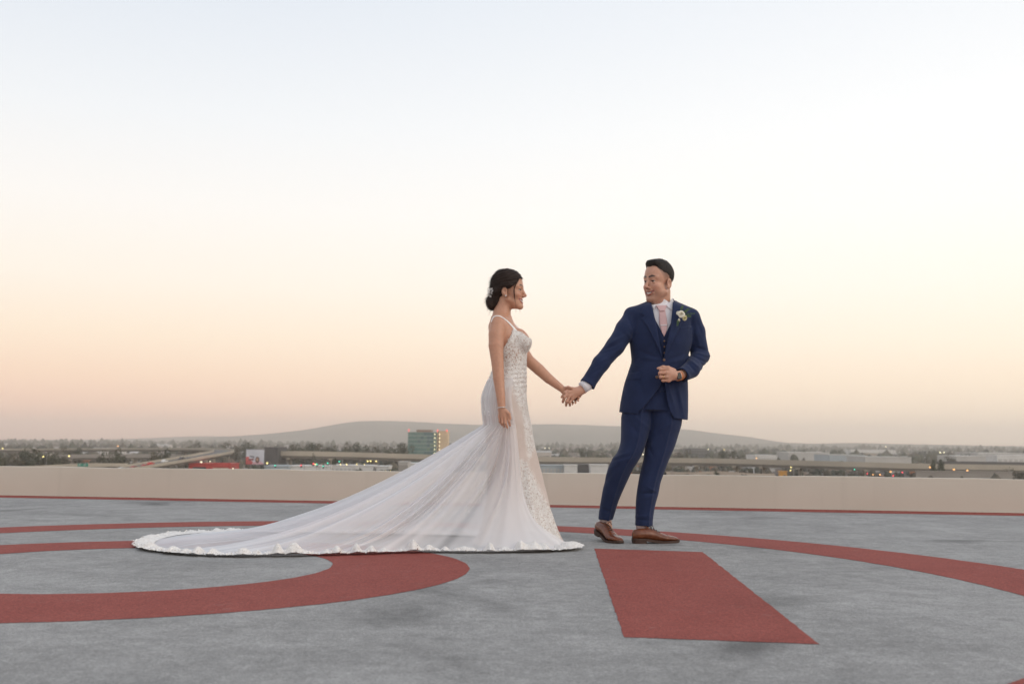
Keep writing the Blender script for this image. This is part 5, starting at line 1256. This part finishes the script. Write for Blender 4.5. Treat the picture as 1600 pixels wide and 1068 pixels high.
def strand(P, r, parent=hairB, name='loose_strand'):
    P = np.array(P); X = np.linspace(0, len(P) - 1, 22); Q = cubic(X, np.arange(len(P)), P); n_ = len(Q); mbx = MB(); mbx.tube(Q, [r * (1 - .75 * abs(i / n_ - .25)) for i in range(n_)], 6); return mbx.build(name, M_hairB, parent, True)
hw = lambda s_, f_, u_: HB.wor((s_, f_, u_))[0]
sg = -1                                                        # the cheek that faces the camera
strand([hw(sg * .030, .084, .088), hw(sg * .056, .068, .050), hw(sg * .066, .050, .010), hw(sg * .064, .048, -.035), hw(sg * .058, .050, -.075)], .0032)
strand([hw(sg * .034, .082, .085), hw(sg * .060, .062, .040), hw(sg * .068, .046, .000), hw(sg * .065, .046, -.045), hw(sg * .056, .054, -.095), hw(sg * .050, .052, -.145)], .0013)
strand([hw(.030, .084, .088), hw(.058, .066, .050), hw(.066, .050, .000), hw(.060, .050, -.07), hw(.050, .060, -.135)], .0014)
for k_ in range(16):
    r_ = random.Random(k_); u0 = r_.uniform(-.12, .05); strand([hw(r_.uniform(-.05, .05), -.105, u0), hw(r_.uniform(-.06, .06), -.125 - r_.uniform(0, .012), u0 - .02), hw(r_.uniform(-.07, .07), -.120 - r_.uniform(0, .035), u0 - .05)], .0007)
for k_ in range(10):
    r_ = random.Random(90 + k_); f0 = r_.uniform(-.08, .05); strand([hw(r_.uniform(-.04, .04), f0, .140 - .3 * abs(f0)), hw(r_.uniform(-.05, .05), f0 - .03, .150 - .3 * abs(f0 - .03)), hw(r_.uniform(-.05, .05), f0 - .06, .138 - .5 * abs(f0 - .06))], .0005)
# hair pin, earring, bracelet
M_pearl = simple('pearl', (.78, .75, .72), .25, .03, 50)
pin = None; B_hair = bvh_of(hairB)
for k_, (px_, py_) in enumerate(((766.5, 452), (768.8, 451.8), (770, 455), (768.5, 457.5), (764.5, 453.5), (765.5, 461), (766.8, 462.5), (763.5, 457))):
    d_ = Vector(ray(px_, py_)).normalized(); hit = B_hair.ray_cast(Vector((0, 0, CAMH)), d_)[0]; c_ = np.array(hit) if hit is not None else b(px_, py_, -.03)
    mb = MB(); mb.ball(c_ - np.array([0, .002, 0]), .0045, 8, 6)
    for w_ in range(5): a_ = w_ * 1.2566; mb.ball(c_ + np.array([math.cos(a_) * .006, -.002, math.sin(a_) * .006]), (.0036, .002, .0036), 6, 5)
    pin = mb.build('hair_pin' if pin is None else 'blossom', M_pearl, pin or bride, True)
    if k_ == 0: pin0 = pin
    pin = pin0
mb = MB(); mb.ball(hw(-.083, -.004, -.040), .0048, 10, 8); mb.build('earring', M_pearl, bodyB, True)
mb = MB(); c0 = NA[-1] + (NA[-2] - NA[-1]) * .05; ax = NA[-1] - NA[-2]; ax /= np.linalg.norm(ax); u_ = np.cross(ax, (0, 1, 0)); u_ /= np.linalg.norm(u_); v_ = np.cross(ax, u_)
mb.tube([c0 + (u_ * math.cos(t) + v_ * math.sin(t)) * .0245 + ax * .002 * math.sin(t) for t in np.linspace(0, 2 * np.pi, 25)], .0026, 6); mb.build('bracelet', simple('silver_chain', (.7, .68, .66), .3, .1, 300, metal=.7), bodyB, True)

# ---- gown
m = N('lace_gown'); at_ = m.attr(); sepc = m.n('ShaderNodeSeparateColor'); m.t.links.new(at_, sepc.inputs[0])
vo = m.n('ShaderNodeTexVoronoi', feature='DISTANCE_TO_EDGE'); vo.inputs['Scale'].default_value = 62; m.l(m.co, 'Object', vo, 'Vector')
nz = m.noise(48, 4, .7, dist=1.5)
v1_ = m.ramp(vo, [(.02, (1, 1, 1)), (.11, (0, 0, 0))]).outputs[0]; v2_ = m.ramp(nz, [(.46, (0, 0, 0)), (.56, (1, 1, 1))]).outputs[0]
pat = m.mix(1.0, v1_, v2_, 'LIGHTEN')
mul = m.n('ShaderNodeMath', operation='MULTIPLY'); m.t.links.new(pat, mul.inputs[0]); m.t.links.new(sepc.outputs[0], mul.inputs[1])
blush = m.ramp(m.noise(5, 3), [(.3, (.55, .46, .41)), (.7, (.62, .53, .48))]).outputs[0]
tan_ = m.mix(sepc.outputs[1], blush, (.52, .33, .24))
m.color(m.mix(mul.outputs[0], tan_, (.87, .85, .82))); m.set(Roughness=.8); m.bump(mul.outputs[0], .7, .003); M_gown = m.m
Ntop = [(860, 530), (829, 531.5), (821, 527), (812, 521), (802, 517.5), (797, 531), (789, 543), (778, 562), (768, 578), (745, 583), (730, 600), (700, 900), (1000, 900), (1000, 530)]
def f_gown(p):
    px, py = proj(p); d = smin(gownL.d(p, .004, bottom=False), breasts(p, .004), .03)
    # use the section as seen from the side for the neckline on both sides
    X = (p[:, 0] / p[:, 1]) * BY * 0 + p[:, 0]; side = np.stack([p[:, 0], np.full(len(p), BY), p[:, 2]], -1); sx, sy = proj(side)
    cut = poly_sd(sx, sy, Ntop) / 250; cut = cut + .004 * vnoise(p, 160, 12)
    d = np.maximum(d, cut)
    vz = (p[:, 2] - b(820, 546)[2]); d = np.maximum(d, -np.maximum(np.abs(p[:, 1] - BY) - vz * .38, -(p[:, 0] - b(800, 540)[0])) - 0.0 * d) if True else d
    ang = np.arctan2(p[:, 1] - BY, p[:, 0] - b(800, 800)[0]); low = np.clip((b(800, 690)[2] - p[:, 2]) / .5, 0, 1)
    d += low * (.010 * np.sin(ang * 9 + 1) + .007 * np.sin(ang * 17 + 2.2)) + .002 * vnoise(p, 40, 9)
    # gathers across the waist
    wz = np.exp(-((sy - 590) / 22) ** 2); d += wz * .0022 * np.sin(sy * .9 + (sx - 800) * .12)
    return np.maximum(d, .004 - p[:, 2])
lo, hi = bb([b(736, 512, -.33), b(886, 512, .33)], .01); lo[2] = -.01; hi[2] = b(800, 510)[2]; V, F = polygonize(f_gown, lo, hi, .0042)
px, py = proj(V)
def zone(poly, soft): return np.clip(-poly_sd(px, py, poly) / soft + .5, 0, 1)
lace = np.maximum.reduce([zone([(740, 500), (850, 500), (840, 640), (815, 640), (800, 605), (740, 612)], 12), zone([(816, 640), (836, 640), (838, 700), (826, 720), (821, 690)], 5) * .9, zone([(812, 716), (824, 722), (842, 760), (858, 790), (876, 845), (822, 845), (814, 800), (814, 760)], 8),
                          zone([(745, 585), (770, 585), (768, 650), (745, 650)], 8), np.full(len(V), .06)])
tanm = np.clip(1 - np.abs(py - 553) / 26, 0, 1) * np.clip((py - 520) / 10, 0, 1)
gown = new_mesh('wedding_gown', V, F, M_gown, bride, True, np.stack([lace, tanm, lace * 0], -1)); B_gown = bvh_of(gown)
# lace applique: small raised petals and leaves
M_lace = simple('lace_thread', (.88, .86, .83), .75, .05, 200); rl = np.random.default_rng(3)
P_ = []; 
me = gown.data; cen = np.array([p.center[:] for p in me.polygons]); nor = np.array([p.normal[:] for p in me.polygons]); cpx, cpy = proj(cen)
def zn(poly): return poly_sd(cpx, cpy, poly) < 0
Z = [([(760, 510), (835, 510), (832, 582), (770, 582)], 1500), ([(750, 582), (826, 582), (828, 642), (812, 640), (800, 606), (772, 612), (768, 650), (750, 648)], 900), ([(815, 640), (834, 640), (837, 690), (824, 706), (820, 680)], 200),
     ([(813, 716), (822, 722), (834, 750), (846, 775), (862, 800), (876, 846), (826, 846), (818, 800), (813, 760)], 1150)]
V = []; F = []
for poly, cnt in Z:
    idx = np.nonzero(zn(poly))[0]
    if len(idx) == 0: continue
    for i in rl.choice(idx, cnt * 4):
        n_ = nor[i]; c_ = cen[i] + n_ * .0015; t_ = np.cross(n_, rl.normal(size=3)); t_ /= np.linalg.norm(t_); s_ = np.cross(n_, t_); L = rl.uniform(.0045, .0095); w_ = L * rl.uniform(.25, .42); q = len(V)
        V += [c_, c_ + t_ * L * .5 + s_ * w_ + n_ * .0010, c_ + t_ * L + n_ * .0014, c_ + t_ * L * .5 - s_ * w_ + n_ * .0010]; F.append((q, q + 1, q + 2, q + 3))
ap = new_mesh('lace_applique', V, F, M_lace, gown, False); ap['kind'] = 'stuff'
# straps
def strap(P, w0, w1, bvh, name='strap'):
    P = np.array(P, float); P = cubic(np.linspace(0, len(P) - 1, 17), np.arange(len(P)), P); n_ = len(P); L = []; Rr = []
    for i in range(n_):
        t = P[min(i + 1, n_ - 1)] - P[max(i - 1, 0)]; t /= np.linalg.norm(t); nrm = np.array([-t[1], t[0]]); w_ = (w0 + (w1 - w0) * i / (n_ - 1)) / 2; L.append(P[i] + nrm * w_); Rr.append(P[i] - nrm * w_)
    return patch(name, [tuple(x) for x in L + Rr[::-1]], bvh, M_lace, gown, .003, 1, .003)
strap([(767.5, 503), (770, 496.5), (774.5, 493.4), (781, 493.6), (787, 496.8)], 1.3, 1.5, B_body); strap([(787, 496.8), (794, 502.5), (800, 509), (806, 516), (811.5, 523)], 1.6, 3.4, B_body)
mb = MB(); mb.tube([b(792, 497, .07), b(802, 504.5, .055), b(813, 516, .05), b(822.5, 528.5, .05)], [.004, .005, .006, .007], 8); mb.build('strap', M_lace, gown, True)

# ---- tulle overskirt and train
hem = np.array([(.40, 6.03), (.35, 5.91), (.22, 5.81), (.02, 5.76), (-.25, 5.74), (-.51, 5.73), (-.78, 5.63), (-1.05, 5.54), (-1.30, 5.48), (-1.55, 5.46), (-1.78, 5.53), (-1.95, 5.65), (-2.09, 5.81), (-2.19, 6.05), (-2.24, 6.33), (-2.22, 6.58), (-2.10, 6.78), (-1.88, 6.87),
                (-1.6, 6.90), (-1.2, 6.88), (-.8, 6.84), (-.4, 6.76), (-.05, 6.66), (.2, 6.55)])
seg = np.r_[0, np.cumsum(np.linalg.norm(np.diff(hem, axis=0), axis=1))]; NU = 520; U = np.linspace(0, 1, NU); HM = cubic(U * seg[-1], seg, hem)
PHI = np.interp(U, [0, .08, .20, .36, .47, .60, .70, .80, .90, 1.0], [R(-72), R(-84), R(-104), R(-132), R(-158), R(-180), R(-196), R(-215), R(-245), R(-285)])
rng = np.random.default_rng(11)
def band(u, freqs, seed):
    r_ = np.random.default_rng(seed); o_ = np.zeros_like(u)
    for f_ in freqs: o_ += r_.uniform(.6, 1.0) * np.sin(2 * np.pi * f_ * u + r_.uniform(0, 6.28)) / len(freqs) * 1.5
    return o_
fold1 = band(U, [9, 13, 19, 23, 28], 1); fold2 = band(U, [37, 49, 61], 2)
fr_ = np.random.default_rng(41); fold1 = np.zeros(NU)
for _ in range(46):
    fold1 += fr_.uniform(.5, 1.7) * fr_.choice([1, 1, -.7]) * np.exp(-((U - fr_.uniform(-.02, 1.02)) / fr_.choice([.004, .006, .009, .016, .028])) ** 2)
fold1 = np.clip(fold1 - fold1.mean(), -1.5, 1.9); fold3 = band(U, [7, 11, 5], 3)
def ridge(x): return 1 - 2 * np.abs(np.sin(x)) ** .7
T1, T2 = 10, 64; GR = np.zeros((T1 + T2, NU, 3)); zt = b(790, 592)[2]; zh = b(790, 664)[2]
for i in range(T1):
    z = zt + (zh - zt) * i / T1; GR[i] = gownL.surf(np.full(NU, z), PHI, .010 + .004 * np.sin(PHI * 22) * (i / T1))
D0 = gownL.surf(np.full(NU, zh), PHI, .012)
Ln = np.linalg.norm(HM - D0[:, :2], axis=1); pw = np.interp(Ln, [.25, .5, 1.0, 1.6, 2.4], [1.05, 1.25, 1.62, 1.9, 2.05])
for j in range(T2):
    t = (j / (T2 - 1)); te = t
    pl = D0[:, :2] + (HM - D0[:, :2]) * te
    # cloth hangs before it runs out: pull the first part in towards the legs on the short sides
    sh = np.clip(1 - (Ln - .45) / .5, 0, 1)[:, None]; ee = np.interp(U, [0, .05, .12, .2, .3], [6.0, 5.0, 3.2, 2.0, 1.7])[:, None]; pl = pl * 1.0 - (HM - D0[:, :2]) * sh * (te - te ** ee) * np.interp(U, [0, .1, .2], [.97, .9, .75])[:, None]
    z = zh * (1 - te) ** pw * (1 - sh[:, 0]) + zh * (1 - te ** (1.0 + .25)) * sh[:, 0]
    GR[T1 + j, :, :2] = pl; GR[T1 + j, :, 2] = np.maximum(z, 0.0)
# fold displacement along the surface normal
du = np.gradient(GR, axis=1); dv = np.gradient(GR, axis=0); nn_ = np.cross(du, dv); nn_ /= (np.linalg.norm(nn_, axis=2, keepdims=True) + 1e-9); nn_[nn_[..., 2] < -.2] *= -1
for j in range(T2):
    t = j / (T2 - 1); A = .034 * math.sin(math.pi * min(t * 1.15, 1) ** .8) + .003; wob = U + .006 * math.sin(t * 5)
    f1 = np.interp(wob, U, fold1); f2 = np.interp(U + .004 * math.sin(t * 9 + 1), U, fold2); f3 = np.interp(wob, U, fold3)
    amp = A * (.85 * f1 + .16 * f2 * min(1, t * 1.6) + .5 * f3) * np.interp(Ln, [.3, 1, 2.3], [.75, 1.0, .95])
    fl = np.clip((GR[T1 + j, :, 2]) / .10, 0.12, 1)
    GR[T1 + j] += nn_[T1 + j] * (amp * fl)[:, None]
    GR[T1 + j, :, 2] += (1 - fl) * (.010 + .010 * np.abs(f1) + .006 * f2) * min(1, (1 - t) * 8)
    GR[T1 + j, :, 2] = np.maximum(GR[T1 + j, :, 2], .010 + .004 * np.abs(f2))
nR = T1 + T2; V = GR.reshape(-1, 3); ii, jj = np.meshgrid(np.arange(nR - 1), np.arange(NU - 1), indexing='ij'); q = (ii * NU + jj).ravel(); F = np.stack([q, q + 1, q + NU + 1, q + NU], -1)
m = N('white_tulle'); m.t.nodes.remove(m.p)
dif = m.n('ShaderNodeBsdfDiffuse'); trl = m.n('ShaderNodeBsdfTranslucent'); trp = m.n('ShaderNodeBsdfTransparent'); mixa = m.n('ShaderNodeMixShader'); mixb = m.n('ShaderNodeMixShader')
dif.inputs[0].default_value = (.92, .91, .925, 1); trl.inputs[0].default_value = (.92, .905, .92, 1); mixa.inputs[0].default_value = .30
m.l(dif, 0, mixa, 1); m.l(trl, 0, mixa, 2); nz = m.noise(1.6, 3); mr = m.n('ShaderNodeMapRange'); mr.inputs['To Min'].default_value = .50; mr.inputs['To Max'].default_value = .68; m.l(nz, 0, mr, 0)
at2 = m.n('ShaderNodeAttribute'); at2.attribute_name = 'Col'; mlt = m.n('ShaderNodeMath', operation='MULTIPLY'); m.l(mr, 0, mlt, 0); m.l(at2, 'Fac', mlt, 1); mlt.use_clamp = True
m.l(mlt, 0, mixb, 0); m.l(trp, 0, mixb, 1); m.l(mixa, 0, mixb, 2); m.l(mixb, 0, m.o, 0); M_tulle = m.m
den = np.ones((nR, NU)); dens_u = np.interp(U, [0, .1, .16, .24, .4, 1], [.62, .60, .70, .92, 1.05, 1.05])
for j in range(nR):
    t = max(0, j - T1) / (T2 - 1); g1 = np.interp(U, U, fold2); den[j] = dens_u * (1 + .10 * fold2 * min(1, 2 * t) + .26 * fold1) * np.interp(t, [0, .1, .4, .6, .8, 1], [.80, .88, 1.02, 1.15, 1.3, 1.4])
tail = np.interp(U, [.36, .50, .80, .92], [0, 1, 1, 0])
for j in range(nR):
    t = max(0, j - T1) / (T2 - 1); q_ = np.clip((t - .45) / .4, 0, 1) * tail; den[j] = den[j] * (1 - q_) + 1.5 * q_
train = new_mesh('train', V, F, M_tulle, gown, True, np.repeat(np.clip(den, 0, 1.6).reshape(-1, 1), 3, 1))
# lace border on the hem, ruffled
tan2 = np.gradient(HM, axis=0); tan2 /= np.linalg.norm(tan2, axis=1)[:, None]; outw = np.stack([tan2[:, 1], -tan2[:, 0]], -1)
cenH = HM.mean(0); flip = np.sign(((HM - cenH) * outw).sum(1)); outw = outw * np.sign(np.median(flip))
K = 9; NS = 1500; us = np.linspace(0, 1, NS); hx = np.stack([np.interp(us, U, HM[:, k]) for k in (0, 1)], -1); ox = np.stack([np.interp(us, U, outw[:, k]) for k in (0, 1)], -1)
rf = band(us, [27, 41, 19, 58, 73], 21); rf2 = band(us, [80, 101, 120], 22) * .6; rf3 = band(us, [9, 14], 23); sc = np.abs(np.sin(us * 2 * np.pi * 95))
env = .62 + .55 * np.abs(band(us, [5, 8, 13, 19], 29)); hgt = env * np.interp(us, [0, .04, .10, .2, .35, .45, .60, .7, .8, 1], [1.9, 1.7, 1.4, 1.9, 1.7, .8, .7, .9, 1.0, .8])
wid = np.interp(us, [0, .05, .12, .35, .45, .52, .60, .70, .8, 1], [.11, .10, .05, .05, .06, .08, .10, .10, .08, .05])
V = []; 
for k in range(K):
    w_ = k / (K - 1); o_ = -wid + (wid + .035) * w_ + .014 * rf2 * w_ + .010 * sc * (w_ > .95) + .018 * rf * w_
    z = .014 + (.024 * np.maximum(rf + .45, 0) + .007 * rf2 + .010 * np.maximum(rf3, 0)) * hgt * math.sin(math.pi * (.02 + .93 * w_)) * (.7 + .7 * w_)
    z = np.maximum(z, .006)
    V.append(np.stack([hx[:, 0] + ox[:, 0] * o_, hx[:, 1] + ox[:, 1] * o_, z], -1))
V = np.concatenate(V); ii, jj = np.meshgrid(np.arange(K - 1), np.arange(NS - 1), indexing='ij'); q = (ii * NS + jj).ravel(); F = np.stack([q, q + NS, q + NS + 1, q + 1], -1)
m = N('hem_lace'); nz = m.noise(70, 4, .7, dist=1.0); m.color(m.ramp(nz, [(.35, (.64, .60, .56)), (.6, (.80, .775, .745))]).outputs[0]); m.set(Roughness=.8); m.bump(nz.outputs[0], .5, .004); M_hem = m.m
trim = new_mesh('lace_hem', V, F, M_hem, gown, True)
# petals that fray the hem edge
V2 = []; F2 = []; edge = V[(K - 2) * NS:]
for i in rl.integers(0, len(edge), 900):
    c_ = edge[i]; a_ = rl.uniform(0, 6.28); L = rl.uniform(.006, .014); d_ = np.array([math.cos(a_), math.sin(a_), rl.uniform(-.1, .8)]) * L; s_ = np.cross(d_, rl.normal(size=3)); s_ = s_ / (np.linalg.norm(s_) + 1e-9) * L * .4; q = len(V2)
    P4 = [c_, c_ + d_ * .5 + s_, c_ + d_, c_ + d_ * .5 - s_]; P4 = [np.array([x[0], x[1], max(x[2], .006)]) for x in P4]; V2 += P4; F2.append((q, q + 1, q + 2, q + 3))
fr = new_mesh('lace_petals', V2, F2, M_lace, gown, False); fr['kind'] = 'stuff'
